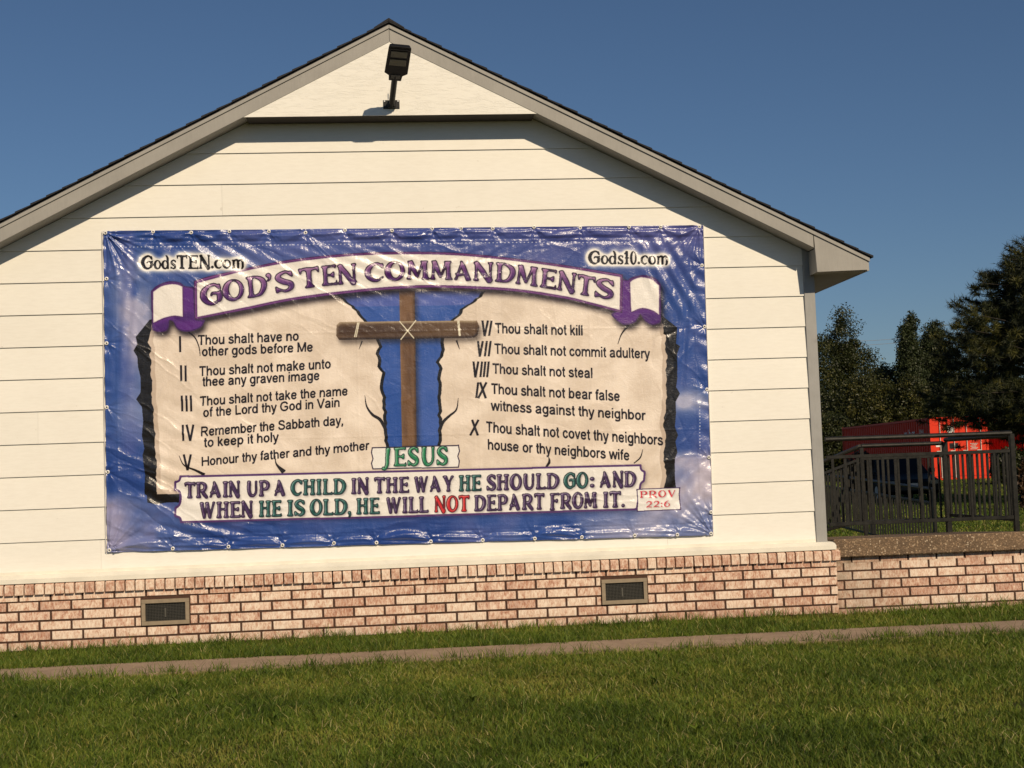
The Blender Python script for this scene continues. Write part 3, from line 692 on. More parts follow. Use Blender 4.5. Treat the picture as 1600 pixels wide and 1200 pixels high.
    for s in (("Thou shalt not kill", 774, 521, 909.5, 524.5, 16.3), ("Thou shalt not commit adultery", 773, 553, 1014, 560.5, 16.2), ("Thou shalt not steal", 770, 584, 925, 591, 16.2), ("Thou shalt not bear false", 768, 615.5, 967.5, 627, 16.5),
              ("witness against thy neighbor", 768, 641.5, 1007, 657, 16.2), ("Thou shalt not covet thy neighbors", 760, 675.5, 1034.5, 696, 17), ("house or thy neighbors wife", 762.5, 702.5, 982.5, 719.5, 16.5)): sans(*s, m, lean=-.02)
    def bars(xs, yt, yb, lean, w=3.3):   # roman I strokes
        for x in xs: fill([T([(x-w/2-lean, yt), (x+w/2-lean, yt), (x+w/2, yb), (x-w/2, yb)])], m)
    def vee(x0, x1, yt, yb, lean, w=3.4):
        c = (x0+x1)/2; fill([T(stroke([(x0+w/2-lean, yt), (c, yb)], [w, w], curve=False))], m); fill([T(stroke([(x1-w/2-lean, yt), (c, yb)], [w, w], curve=False))], m)
    bars([282], 525.5, 550.5, .7); bars([283.5, 290.5], 571, 596, .7); bars([285, 292, 299], 618, 643, .7); bars([286.5], 664, 689, .7); vee(290.5, 304.5, 663.5, 689, .5); vee(286, 300.5, 710, 735, .3)
    bars([764], 501, 525, -4); vee(751, 763, 501, 525.5, -1); bars([757.5, 763.5], 533, 557, -3); vee(744, 755, 533, 557.5, -1); bars([750.5, 755.7, 761], 565, 589.5, -2.5); vee(737, 748, 565, 590, -1)
    bars([744], 597.5, 622, -3)
    for (x0, x1, yt, yb) in ((747, 760, 597.5, 622.5), (734.5, 747.5, 656, 680.5)):
        fill([T(stroke([(x0+3, yt), (x1-1, yb)], [3.6, 3.6], curve=False))], m); fill([T(stroke([(x1, yt), (x0, yb)], [3.4, 3.4], curve=False))], m)
    comp(m, col(26, 20, 26))
    # ribbon
    top = spline([(303, 439), (330, 431), (385, 419), (460, 405), (560, 395.5), (650, 393.5), (725, 396), (800, 403.5), (880, 414), (973, 429)])
    bot = spline([(304, 500), (385, 484.5), (460, 469.5), (560, 457), (640, 451), (700, 450.5), (800, 455.5), (880, 467), (920, 476), (972, 489.5)])
    Wt = spline([(308, 442.5), (385, 423), (460, 409.5), (560, 399.5), (650, 397.5), (725, 400), (800, 407.5), (880, 418), (969, 433)])
    Wb = spline([(308.5, 495.5), (385, 480), (460, 465), (560, 452.5), (640, 446.5), (700, 446), (800, 451), (880, 462.5), (920, 472), (968, 484.5)])
    LC = spline([(236, 455), (245, 447), (262, 440), (280, 441), (288, 447)]); RC = spline([(982, 436), (990, 432.5), (1005, 430), (1022, 434), (1032, 444)])
    allp = [list(top)+list(bot)[::-1], list(LC)+[(304, 449), (306, 500)]+list(spline([(321, 500), (314, 512), (295, 518.5), (278, 515), (271, 503)]))+list(spline([(265, 500), (262, 515), (250, 519), (238, 516)])), [(968, 432), (975, 437), (982, 438)]+list(RC)+[(1033, 500)]+list(spline([(1031, 505), (1018, 508), (1006, 500), (1000, 490)]))+list(spline([(999, 495), (990, 505), (972, 507), (955, 492), (965, 485)]))]
    sh = new()
    for P in allp: poly(P, sh)
    comp(np.clip(np.roll(np.roll(blur(sh, 9), 14, 0), 6, 1)*1.35, 0, 1)*(~sh), col(26, 18, 22), .85)
    for P in allp[1:]:
        m = new(); poly(P, m); comp(m, col(92, 44, 128)); e = blur(m, 5); comp(m & (e < .8), col(60, 32, 84), .8)
    for P in ([(271, 503), (321, 500), (300, 487), (272, 490)], [(238, 510), (266, 500), (262, 517), (245, 518)], [(1000, 489), (1031, 492), (1030, 505), (1010, 504)]):
        m = new(); poly(P, m); comp(blur(m, 4), col(64, 30, 100), .6)
    m = new(); poly(list(top)+list(bot)[::-1], m); comp(m, col(122, 68, 134)); e = blur(m, 4); comp(m & (e < .72), col(70, 40, 84))
    w = new(); poly(list(Wt)+list(Wb)[::-1], w)
    poly([(239.5, 457)]+list(spline([(240, 456), (252, 448), (266, 444.5), (277, 445), (285, 448)]))+[(286, 495)]+list(spline([(286, 495), (272, 493.5), (256, 497), (240, 504.5)])), w)
    poly(list(spline([(984.5, 441), (990, 437), (1002, 433.5), (1018, 437), (1029.5, 446)]))+list(spline([(1029.5, 492), (1020, 485.5), (1003, 481.5), (986, 487.5)])), w)
    d = blur(w, 3); comp((d > .12) & ~w, col(84, 46, 96), .7); comp(w, col(240, 236, 228)); comp(w & (d < .75), col(200, 190, 200), .6)
    # embossed decorative text
    def emboss(m, c, light, outline, r=2, s=1.0, pink=None):
        o = blur(m, 2) > .12
        comp(np.roll(np.roll(blur(m, 3), 5, 0), 4, 1)*(~m), col(70, 60, 66), .55)
        comp(o, outline, .92); core = blur(m, r) > .62
        comp(core & m, c)
        if pink is not None: comp((core & m)*pink, light)
        e = blur(m, r+1); g = np.gradient(e, axis=0)+.6*np.gradient(e, axis=1)
        comp(m*core*np.clip(g*9*s, 0, 1), light, .75)
    m = new()
    base = spline([(316, 477), (332, 475.5), (365, 469), (400, 463.5), (443, 456), (485, 449), (515, 445.5), (545, 443), (585, 439.5), (617, 437.8), (655, 436.3), (722, 437.5), (790, 441), (820, 445), (855, 450), (890, 456), (912, 461), (945, 466), (960, 469)], 6)
    for ch, x0, x1, h in (('G', 315, 349, 31), ('O', 350, 382, 31), ('D', 387, 418, 32), ("'", 419, 426, 33), ('S', 432, 460, 31), ('T', 469, 500, 30), ('E', 503, 527, 30), ('N', 528, 558, 29), ('C', 571, 600, 27.5), ('O', 602, 632, 28), ('M', 635, 671, 28), ('M', 672, 707, 28), ('A', 708, 738, 28), ('N', 739, 770, 28), ('D', 773, 804, 29), ('M', 805, 840, 29), ('E', 843, 868, 29), ('N', 870, 898, 29), ('T', 900, 927, 30), ('S', 929, 957, 29.5)):
        c = (x0+x1)/2; yb = np.interp(c, base[:, 0], base[:, 1]); sl = (np.interp(c+5, base[:, 0], base[:, 1])-np.interp(c-5, base[:, 0], base[:, 1]))/10
        put_glyph(ch, x0, x1, yb, h, m, sl, sl*.6)
    bt = T(base); lvl = np.interp(np.arange(TW), bt[:, 0], bt[:, 1])
    pink = np.clip(((lvl[None]-np.arange(TH)[:, None])/66-.35)*1.1, 0, .8)
    emboss(m, col(76, 34, 102), col(190, 146, 186), col(40, 22, 50), 2, 1.3, pink)
    # website lines with pale glow
    m = new(); put_word('GodsTEN', 221, 329, 420.5, 420, 20.5, m, .06); put_word('.com', 330, 381, 419.5, 419.5, 20.5, m, .05)
    put_word('Gods10', 919, 994, 412.5, 413, 20, m, .06); put_word('.com', 996, 1043, 413, 413.5, 20, m, .05)
    comp(np.clip(blur(m, 9)*7.5, 0, 1), col(246, 244, 238)); comp(blur(m, 1) > .22, col(34, 30, 34))
    # plates
    def plate(P, bc, w_=2.4):
        m = new(); poly(P, m); comp(m, bc); d = blur(m, 3); q = d > .985 if w_ > 2 else d > .90
        comp(m & q, col(240, 237, 230))
    P = [(281, 743), (640, 734.5), (1001, 725.5)]+list(spline([(1002, 726), (1003, 733), (1008.5, 737), (1008, 744), (1007, 752), (1002.5, 756), (1001, 763)]))+[(996, 797), (640, 808), (283, 817.5)]+list(spline([(282, 817), (280, 810), (273, 807), (272.5, 800), (273, 793), (279, 788), (281, 778), (279, 769), (272.5, 766), (272.5, 758), (273, 752), (279, 750), (281, 743)]))
    m = new(); poly(P, m); comp(np.roll(np.roll(blur(m, 6), 6, 0), 4, 1)*(~m), col(30, 24, 40), .4); plate(P, col(84, 54, 108), 3)
    P = [(581, 699), (717, 695), (718.7, 705), (716, 713), (718.5, 720), (717, 731), (582, 733.5), (579.5, 724), (582, 717), (579.5, 707)]
    m = new(); poly(P, m); comp(m, col(52, 42, 66)); d = blur(m, 2); comp(m & (d > .93), col(240, 238, 232))
    P = [(994, 764), (1062.5, 761.2), (1061.5, 772), (1064, 796.5), (994.5, 799.5), (995.5, 782)]
    m = new(); poly(P, m); comp(m, col(60, 40, 84)); d = blur(m, 2); comp(m & (d > .90), col(240, 238, 232))
    pur = (col(66, 44, 86), col(196, 182, 204), col(42, 28, 54)); grn = (col(34, 84, 80), col(150, 190, 186), col(20, 36, 40)); red = (col(206, 44, 48), col(244, 150, 140), col(84, 16, 24))
    L1 = [('TRAIN', 289, 375, 0), ('UP', 385, 421, 0), ('A', 428, 447, 0), ('CHILD', 455, 540, 1), ('IN', 549, 576, 0), ('THE', 585, 639, 0), ('WAY', 646, 709, 0), ('HE', 717, 752, 1), ('SHOULD', 761, 873, 0), ('GO', 881, 918, 1), (':', 922, 928, 0), ('AND', 936, 993, 0)]
    L2 = [('WHEN', 311, 395, 0), ('HE', 405, 440, 1), ('IS', 449, 476, 1), ('OLD,', 485, 548, 1), ('HE', 557, 593, 1), ('WILL', 602, 669, 0), ('NOT', 679, 733, 2), ('DEPART', 741, 850, 0), ('FROM', 859, 933, 0), ('IT.', 942, 975, 0)]
    ms = [new(), new(), new()]
    y1 = lambda x: 778-(x-289)*18.0/704; y2 = lambda x: 809.5-(x-311)*17.5/663
    for w_, a_, b_, c_ in L1: put_word(w_, a_, b_, y1(a_), y1(b_), 23.3, ms[c_], .10)
    for w_, a_, b_, c_ in L2: put_word(w_, a_, b_, y2(a_), y2(b_), 23.6, ms[c_], .10)
    for k, pal in enumerate((pur, grn, red)): emboss(ms[k], *pal, 1, s=1.2)
    m = new(); put_word('JESUS', 597, 699, 728.5, 726, 28, m, .14); emboss(m, col(38, 128, 84), col(190, 226, 200), col(22, 52, 44), 1, s=1.2)
    m = new(); put_word('PROV', 999, 1056, 778, 776, 10.5, m, .12); put_word('22:6', 1009, 1046, 793, 791.5, 9.5, m, .16)
    comp(np.roll(np.roll(blur(m, 2), 2, 0), 2, 1), col(60, 40, 50), .5); comp(m, col(206, 48, 60))
    # stitched line of white dots
    m = new()
    for x in np.arange(190, 1072, 6.1):
        y = 386.5-(x-190)*.0102-(1.0 if 400 < x < 900 else 0); fill([T([(x, y-.6), (x+2.0, y-.6), (x+2.0, y+.7), (x, y+.7)])], m)
    for y in np.arange(392, 400, 4): fill([T([(190.6, y), (191.9, y), (191.9, y+2), (190.6, y+2)])], m)
    for y in np.arange(625, 705, 5): fill([T([(1092.3, y), (1093.8, y), (1093.8, y+2), (1092.3, y+2)])], m)
    comp(m, col(214, 220, 236), .9)
paint()
img = bpy.data.images.new('banner_print', TW, TH, alpha=False)
buf = np.ones((TH, TW, 4), np.float32); buf[..., :3] = np.clip(IMG[::-1], 0, 1)
img.pixels.foreach_set(buf.ravel()); img.update(); img.pack()

# ------------------------------------------------------------------ banner mesh, wrinkled and tied by eyelets
GR = [(-2.413, 3.509), (-2.015, 3.512), (-1.694, 3.497), (-1.373, 3.502), (-1.037, 3.495), (-.725, 3.478), (-.386, 3.493), (.02, 3.480), (.368, 3.492), (.62, 3.490), (.898, 3.482), (1.26, 3.487), (1.669, 3.474), (2.104, 3.471), (2.387, 3.467), (2.736, 3.463),
      (2.743, 3.116), (2.742, 2.572), (2.738, 2.016), (2.727, 1.42), (2.722, .94), (2.715, .755), (2.414, .757), (2.04, .765), (1.576, .769), (1.166, .773), (.716, .778), (.269, .784), (-.195, .793), (-.556, .803), (-.99, .803), (-1.442, .809), (-1.905, .813), (-2.428, .820), (-2.430, 1.476), (-2.428, 2.022), (-2.420, 2.565), (-2.412, 3.117)]
def banner():
    nx, ny = 640, 340
    s, t = np.meshgrid(np.linspace(0, 1, nx), np.linspace(0, 1, ny))
    tl, tr, br, bl = [np.array(c) for c in BC]
    P = (tl*(1-s[..., None])+tr*s[..., None])*(1-t[..., None])+(bl*(1-s[..., None])+br*s[..., None])*t[..., None]
    X, Z = P[..., 0], P[..., 1]; g = np.random.default_rng(11)
    def nz(fx, fz, seed, o=3): # value noise on the grid
        q = np.random.default_rng(seed); out = 0; am = 1; tt = 0
        for k in range(o):
            a, b = int(fx*2**k)+2, int(fz*2**k)+2; Q = q.random((b+1, a+1)); xs = s[0]*(a-1.001); zs = t[:, 0]*(b-1.001)
            xi, zi = xs.astype(int), zs.astype(int); f1 = xs-xi; f2 = (zs-zi)[:, None]; f1 = f1*f1*(3-2*f1); f2 = f2*f2*(3-2*f2)
            out = out+am*((Q[zi][:, xi]*(1-f1)+Q[zi][:, xi+1]*f1)*(1-f2)+(Q[zi+1][:, xi]*(1-f1)+Q[zi+1][:, xi+1]*f1)*f2); tt += am; am *= .5
        return out/tt-.5
    h = .014+.010*nz(7, 4, 1)+.0035*nz(26, 14, 2)
    ridge = lambda v: (1-np.abs(2*(v % 1)-1))
    for i, (gx, gz_) in enumerate(GR):
        dx, dz = X-gx, Z-gz_; r = np.hypot(dx, dz)+1e-6; th = np.arctan2(dz, dx)
        side = 0 < i < 15 or 21 < i < 33
        corner = i in (0, 15, 21, 33)
        Rr = .10 if side else .10
        n_ = 5+i % 3
        A = .006
        if corner: Rr = {0: .42, 15: .30, 21: .34, 33: .50}[i]; n_ = {0: 13, 15: 11, 21: 11, 33: 10}[i]; A = {0: .010, 15: .009, 21: .008, 33: .013}[i]
        wob = .25*nz(9, 5, 40+i)
        h += (1.5 if corner else 1.2)*A*np.exp(-r/Rr)*np.minimum(r/.05, 1)*(np.sin(th*n_+i*1.7+wob*6)**3)*(r*n_/6 > 0)
        h -= .006*np.exp(-(r/.03)**2)
    # tension folds sweeping from the top left towards the ribbon
    def sweep(x0, z0, ang, n, A, lx, lw, seed):
        nonlocal h
        c, s_ = math.cos(ang), math.sin(ang); U_ = (X-x0)*c+(Z-z0)*s_; V_ = -(X-x0)*s_+(Z-z0)*c
        env = np.exp(-(U_/lx)**2)*np.exp(-(V_/lw)**2)
        h += 1.7*A*env*np.sin(V_*n+2.2*nz(6, 4, seed)+U_*.8)*(.6+1.2*nz(10, 5, seed+1))
    sweep(-1.35, 3.25, -.55, 55, .0050, .55, .22, 60)
    sweep(-.55, 3.20, -.42, 60, .0042, .5, .16, 62)
    sweep(.1, 3.15, -.35, 70, .0030, .5, .15, 64)
    sweep(.55, 3.18, .55, 60, .0028, .45, .2, 66)
    sweep(2.45, 3.05, -1.05, 52, .0050, .45, .20, 68)
    sweep(-2.0, 1.25, -.40, 38, .0060, .55, .32, 70)
    sweep(-1.7, .95, -.22, 60, .0045, .7, .10, 72)
    sweep(2.4, 1.05, .85, 60, .0040, .40, .25, 74)
    sweep(2.55, 2.5, 1.45, 70, .0040, .7, .10, 76)
    sweep(-2.25, 2.8, 1.5, 70, .0035, .7, .10, 78)
    sweep(-1.7, 1.7, -.45, 50, .0018, .8, .5, 80)
    sweep(1.4, 2.0, 1.2, 40, .0012, 1.2, .9, 82)
    # sharp creases, each a short ridge; their direction follows the pull of the sheet
    def crease(x, z, ang, L_, A, w):
        c, s_ = math.cos(ang), math.sin(ang)
        ix = np.nonzero(np.abs(X[0]-x) < L_*.6+.1)[0]; iz = np.nonzero(np.abs(Z[:, 0]-z) < L_*.6+.1)[0]
        if len(ix) < 2 or len(iz) < 2: return
        sl = (slice(iz[0], iz[-1]+1), slice(ix[0], ix[-1]+1)); dx, dz = X[sl]-x, Z[sl]-z
        U_ = dx*c+dz*s_; V_ = -dx*s_+dz*c+.12*U_*U_/L_+.006*np.sin(U_*31+x*9)
        h[sl] += A*np.exp(-np.abs(V_)/w)*np.clip(1-(2*np.abs(U_)/L_)**2, 0, 1)
    for k in range(420):
        x, z = g.uniform(-2.4, 2.7), g.uniform(.82, 3.45)
        if x < -1.2 and z < 2.0: an = -.50+g.normal()*.14
        elif x < 0 and z > 2.6: an = -.62+g.normal()*.16
        elif x > 2.2: an = (1.35 if z > 1.6 else .85)+g.normal()*.35
        elif z > 2.9: an = -.25+.55*(x > .6)+g.normal()*.22
        elif z < 1.2: an = g.normal()*.12
        else: an = g.uniform(-1.2, 1.2)
        edge = x < -1.9 or x > 2.25 or z > 2.95 or z < 1.15
        crease(x, z, an, g.uniform(.25, .95) if edge else g.uniform(.12, .5), g.uniform(.0018, .0052)*(1.0 if edge else .42)*(1 if g.random() < .75 else -1), g.uniform(.009, .018))
    # long folds along the top and bottom hems, scalloped between eyelets
    tx = sorted(gx for gx, gz_ in GR[0:16]); bx = sorted(gx for gx, gz_ in GR[21:34])
    dT = (1-t)*0+t*2.72; dB = (1-t)*2.72
    for d, ee, sd in ((dT, tx, 90), (dB, bx, 92)):
        e = np.array(ee); k = np.clip(np.searchsorted(e, X)-1, 0, len(e)-2); w = np.clip((X-e[k])/(e[k+1]-e[k]), 0, 1)
        sc = np.sin(np.pi*w)**.7; rnd = np.random.default_rng(sd).uniform(.45, 1.25, len(e))[k]
        dd = d-.022-.045*sc*rnd
        h += .0210*rnd*sc*np.exp(-(dd/.030)**2)-.0085*rnd*sc*np.exp(-((dd-.055)/.030)**2)
        fold = np.sin((d+.05*nz(8, 3, sd+1))*150+2*w)*np.exp(-(d/.10)**2)
        h += .0036*fold
        h += .0030*np.exp(-((d-.115)/.006)**2)
    h += .0022*np.exp(-((s*5.2-.10)/.007)**2)+.0022*np.exp(-(((1-s)*5.2-.10)/.007)**2)
    h += .0045*np.exp(-(s*5.2/.06)**2)*np.sin(Z*42+6*nz(3, 12, 95))+.005*np.exp(-((1-s)*5.2/.10)**2)*np.sin(Z*36+8*nz(3, 12, 96)+X*20)
    # fold lines left from when it was packed
    for q in (.2, .41, .61, .80): h += .0016*np.exp(-((s-q)*5.2/.006)**2)
    for q in (.33, .66): h += .0014*np.exp(-((t-q)*2.72/.006)**2)
    h = np.maximum(h, .0025)
    v = np.stack([X, -.016-h, Z], -1).reshape(-1, 3)
    i, j = np.meshgrid(np.arange(nx-1), np.arange(ny-1)); a = (j*nx+i).ravel()
    tri = np.concatenate([np.stack([a, a+nx+1, a+1], 1), np.stack([a, a+nx, a+nx+1], 1)])
    me = np_mesh('banner_sheet', v, tri)
    uvl = me.uv_layers.new(name='UVMap'); UV = np.stack([s.ravel(), 1-t.ravel()], 1)[tri.ravel()]
    uvl.data.foreach_set('uv', np.ascontiguousarray(UV, np.float32).ravel()); me.shade_smooth()
    m, tt, b = nodes_of('glossy printed vinyl')
    ti = N(tt, 'ShaderNodeTexImage'); ti.image = img; ti.interpolation = 'Cubic'
    uvn = N(tt, 'ShaderNodeTexCoord'); tt.links.new(uvn.outputs['UV'], ti.inputs[0])
    hsv = N(tt, 'ShaderNodeMix'); hsv.data_type = 'RGBA'; hsv.blend_type = 'MULTIPLY'; hsv.inputs[0].default_value = 1; hsv.inputs[7].default_value = (.90, .90, .93, 1)
    tt.links.new(ti.outputs[0], hsv.inputs[6]); tt.links.new(hsv.outputs[2], b.inputs['Base Color'])
    b.inputs['Roughness'].default_value = .25; b.inputs['Specular IOR Level'].default_value = .6
    w1 = noise(tt, wpos(tt, (1, 1, 1.6)), 9, 5, .62, 1.5); w2 = noise(tt, wpos(tt, (3.2, 1, .7)), 4, 4, .6, .8)
    nb = bump(tt, None, ramp(tt, w1, [(.42, (0, 0, 0)), (.5, (1, 1, 1)), (.58, (0, 0, 0))]), .13, .010)
    nb = bump(tt, None, w2, .35, .010, nb)
    bump(tt, b, noise(tt, wpos(tt), 30, 3, .6), .07, .005, nb)
    root = empty('vinyl_banner', (0, 0, 0), label='large blue and purple vinyl banner listing the ten commandments around a wooden cross', cat='banner')
    link('printed_sheet', me, m, root)
    ed = simple('white vinyl hem', (.62, .60, .60), .5)
    ey = MB(); ro, ri, n = .0165, .0070, 14
    for k in range(n):
        c, s_ = math.cos(2*math.pi*k/n), math.sin(2*math.pi*k/n); ey.v += [(ro*c, 0, ro*s_), ((ro+ri)/2*c, -.005, (ro+ri)/2*s_), (ri*c, 0, ri*s_), (ro*c, .006, ro*s_)]
    for k in range(n):
        a, b_ = 4*k, 4*((k+1) % n); ey.f += [(a, b_, b_+1, a+1), (a+1, b_+1, b_+2, a+2), (a+3, b_+3, b_, a)]
    eme = ey.mesh('eyelet', True); eme.materials.append(simple('white eyelet', (.80, .79, .76), .35, metal=.15))
    sme = MB().tube((0, -.006, 0), (0, .012, 0), .0055, 8).mesh('screw'); sme.materials.append(simple('grey screw', (.16, .15, .14), .4, metal=.7))
    hh = h
    for gx, gz_ in GR:
        k = int(np.argmin((X-gx)**2+(Z-gz_)**2)); y = -.0215-hh.ravel()[k]
        e = link('eyelet', eme, None, root, (gx, y-.002, gz_)); sc = link('screw', sme, None, e)
    # white hem strip showing on the sides
    for (xa, za), (xb, zb) in (((BC[0][0]-.012, BC[0][1]-.0), (BC[3][0]-.012, BC[3][1])), ((BC[1][0]+.006, BC[1][1]), (BC[2][0]+.006, BC[2][1]))):
        q = MB(); q.bar((xa, -.0195, za), (xb, -.0195, zb), .005, .018); q.build('hem_strip', ed, root)
banner()

# ------------------------------------------------------------------ flood light on the gable
def lamp():
    base = Vector((.047, YF+.0035, 4.530))
    L_ = empty('flood_light', base, label='black wall light with two lens panels on an arm at the gable peak', cat='flood light')
    o = lambda v: Vector(v)-base
    MB().box(-.072, .068, -.006, .0, -.034, .042).build('bracket', BLACK, L_, bevel=.002)
    br = MB(); br.box(-.035, .035, -.05, -.0065, -.030, .030); br.build('pivot_block', BLACK, L_, bevel=.006)
    for sx in (-.06, .056):
        for sz in (-.024, .032):
            MB().tube((sx, -.011, sz), (sx, -.0062, sz), .0065, 8).build('bolt', SCREW if sz > 0 else BLACK, L_)
    near = o((.078, -.53, 4.688)); far = o((.122, -.82, 4.866))
    MB().tube(o((.046, YF-.03, 4.522)), o((.079, -.56, 4.705)), .0255, 14).build('arm', BLACK, L_, smooth=False)
    a = (far-near).normalized(); w = Vector((1, 0, 0)); w = (w-a*w.dot(a)).normalized(); n = a.cross(w).normalized()
    if n.z > 0: n = -n
    Ln = (far-near).length
    def P(u, s, d): return near+w*u+a*(s*Ln)+n*d
    out = [(-.052, -.06), (.052, -.06), (.058, .10), (.098, .18), (.094, 1.0), (.082, 1.03), (-.082, 1.03), (-.094, 1.0), (-.098, .18), (-.058, .10)]
    hd = MB(); k = len(out)
    hd.v = [tuple(P(u, s, .020)) for u, s in out]+[tuple(P(u*.9, .5+(s-.5)*.95, -.022)) for u, s in out]
    hd.f = [tuple(range(k)), tuple(range(2*k-1, k-1, -1))]+[(i, (i+1) % k, k+(i+1) % k, k+i) for i in range(k)]
    head = hd.build('lamp_head', BLACK, L_, bevel=.003)
    def pan(nm, u0, u1, s0, s1, mat, d0=.0205, d1=.026):
        q = MB(); q.v = [tuple(P(u, s, d)) for d in (d0, d1) for u, s in ((u0, s0), (u1, s0), (u1, s1), (u0, s1))]
        q.f = [(0, 1, 2, 3), (7, 6, 5, 4), (0, 4, 5, 1), (1, 5, 6, 2), (2, 6, 7, 3), (3, 7, 4, 0)]; return q.build(nm, mat, head, bevel=.0015)
    pan('lens_panel', -.068, .068, .44, .63, LENS); pan('lens_panel', -.066, .066, .70, .88, LENS)
    pan('sensor', -.038, .038, .02, .14, simple('grey sensor', (.10, .095, .08), .3)); pan('trim_ridge', -.078, .078, .92, .945, BLACK)
    MB().tube((.0, -.07, .10), (.003, -.075, .15), .004, 6).build('wing_screw', BLACK, L_)
lamp()

# ------------------------------------------------------------------ porch slab, brick skirt, railings
PO = empty('porch', (0, 0, 0), label='raised concrete porch with pebbled edge on a stained brick skirt beside the building', cat='porch')
sl = MB().box(3.80, 5.625, -.075, 1.75, .500, .660)
sl.v = [(x_, y_, z_-(.075 if (z_ > .6 and y_ > 1) else 0)) for x_, y_, z_ in sl.v]
sl.build('porch_slab', AGG, PO, bevel=.008)
core = MB().box(3.80, 5.545, -.011, 1.70, -.05, .499).build('brick_skirt', MORTAR, PO)
for k in range(6):
    z = .455-PC*k-.041+.041*0
    brick_course(.4145-.081*k, 3.805, 5.55, 4.15 if k % 2 == 0 else 4.225, -.02, BRICKS, core)
brick_course(.4775, 3.805, 5.55, 4.225, -.02, BRICKS, core)
rp = MB(); rp.v = [(3.80, 1.76, .58), (4.74, 1.76, .58), (4.74, 7.0, .02), (3.80, 7.0, .02), (3.80, 1.76, -.05), (4.74, 1.76, -.05), (4.74, 7.0, -.05), (3.80, 7.0, -.05)]
rp.f = [(0, 1, 2, 3), (4, 7, 6, 5), (0, 4, 5, 1), (1, 5, 6, 2), (2, 6, 7, 3), (3, 7, 4, 0)]; rp.build('ramp', WALK, PO)
def railing(name, runs, label, posts, base):
    root = empty(name, base, label=label, cat='railing'); b = Vector(base)
    for (a, c, hs) in runs:     # a,c = floor points ; hs=(top,mid,bot)
        a, c = Vector(a)-b, Vector(c)-b
        top, mid, bot = hs; up = Vector((0, 0, 1)); d = c-a; n = max(1, round(Vector((d.x, d.y, 0)).length/.112))
        MB().tube(a+up*top, c+up*top, .0215, 10).build('handrail', IRON, root, smooth=False)
        MB().bar(a+up*mid, c+up*mid, .024, .030).build('mid_rail', IRON, root, bevel=.002)
        MB().bar(a+up*bot, c+up*bot, .026, .032).build('bottom_rail', IRON, root, bevel=.002)
        hb = mid-bot-.032; me = MB().box(-.0095, .0095, -.0095, .0095, 0, hb).mesh('baluster'); me.materials.append(IRON)
        for i in range(n):
            p = a+d*((i+.5)/n)+up*(bot+.016); o = link('baluster', me, None, root, p)
    for (x, y, z0, z1, w) in posts:
        MB().box(x-w/2-b.x, x+w/2-b.x, y-w/2-b.y, y+w/2-b.y, z0-b.z, z1-b.z).build('post', IRON, root, bevel=.002)
    return root
Y0 = 0.03
railing('metal_railing', [((3.80, Y0, .66), (5.52, Y0, .66), (.882, .722, .128))], 'black metal railing along the front edge of the raised porch', [(5.52, Y0, .66, 1.535, .042)], (3.8, Y0, .66))
railing('metal_railing', [((5.52, Y0+.03, .66), (5.52, 1.52, .66), (.86, .722, .105)), ((5.50, 1.55, .66), (4.66, 1.55, .66), (.828, .700, .07))],
        'black metal railing around the side and back of the porch', [(5.52, 1.55, .58, 1.50, .050), (4.66, 1.55, .58, 1.47, .030)], (5.52, 1.55, .66))
railing('metal_railing', [((4.66, 1.60, .655), (4.66, 5.2, .235), (.83, .70, .09))], 'black railing sloping down beside the ramp behind the porch', [(4.66, 5.2, .2, 1.05, .04)], (4.66, 1.6, .655))
railing('metal_railing', [((7.29, 6.3, .0), (7.33, 11.3, .22), (.92, .73, .10))], 'low black railing standing on the lawn behind the porch', [(7.29, 6.3, 0, .93, .04), (7.31, 8.8, 0, 1.03, .04), (7.33, 11.3, 0, 1.15, .04)], (7.29, 6.3, 0))

# ------------------------------------------------------------------ shipping containers and car, far behind
REDL = None
def m_red():
    m, t, b = nodes_of('red container paint'); v = wpos(t)
    c = ramp(t, noise(t, v, 1.2, 5, .6), [(.3, (.60, .034, .012)), (.7, (.72, .045, .016))])
    c = mix(t, ramp(t, noise(t, v, 4, 6, .75), [(.66, (0, 0, 0)), (.78, (.6, .6, .6))]), c, (.20, .07, .03)); b.inputs['Specular IOR Level'].default_value = .15
    t.links.new(c, b.inputs['Base Color']); b.inputs['Roughness'].default_value = .5; return m
RED = m_red(); WHITE = simple('white decal', (.78, .76, .72), .5, var=.05); PALE = simple('pale steel rod', (.55, .48, .42), .45, var=.2)
def text_mesh(body, size, off=.0):
    V, F = font_tris(body, off); me = bpy.data.meshes.new('lettering'); me.from_pydata([(x*size, 0, y*size) for x, y in V], [], [tuple(f) for f in F]); me.update(); return me
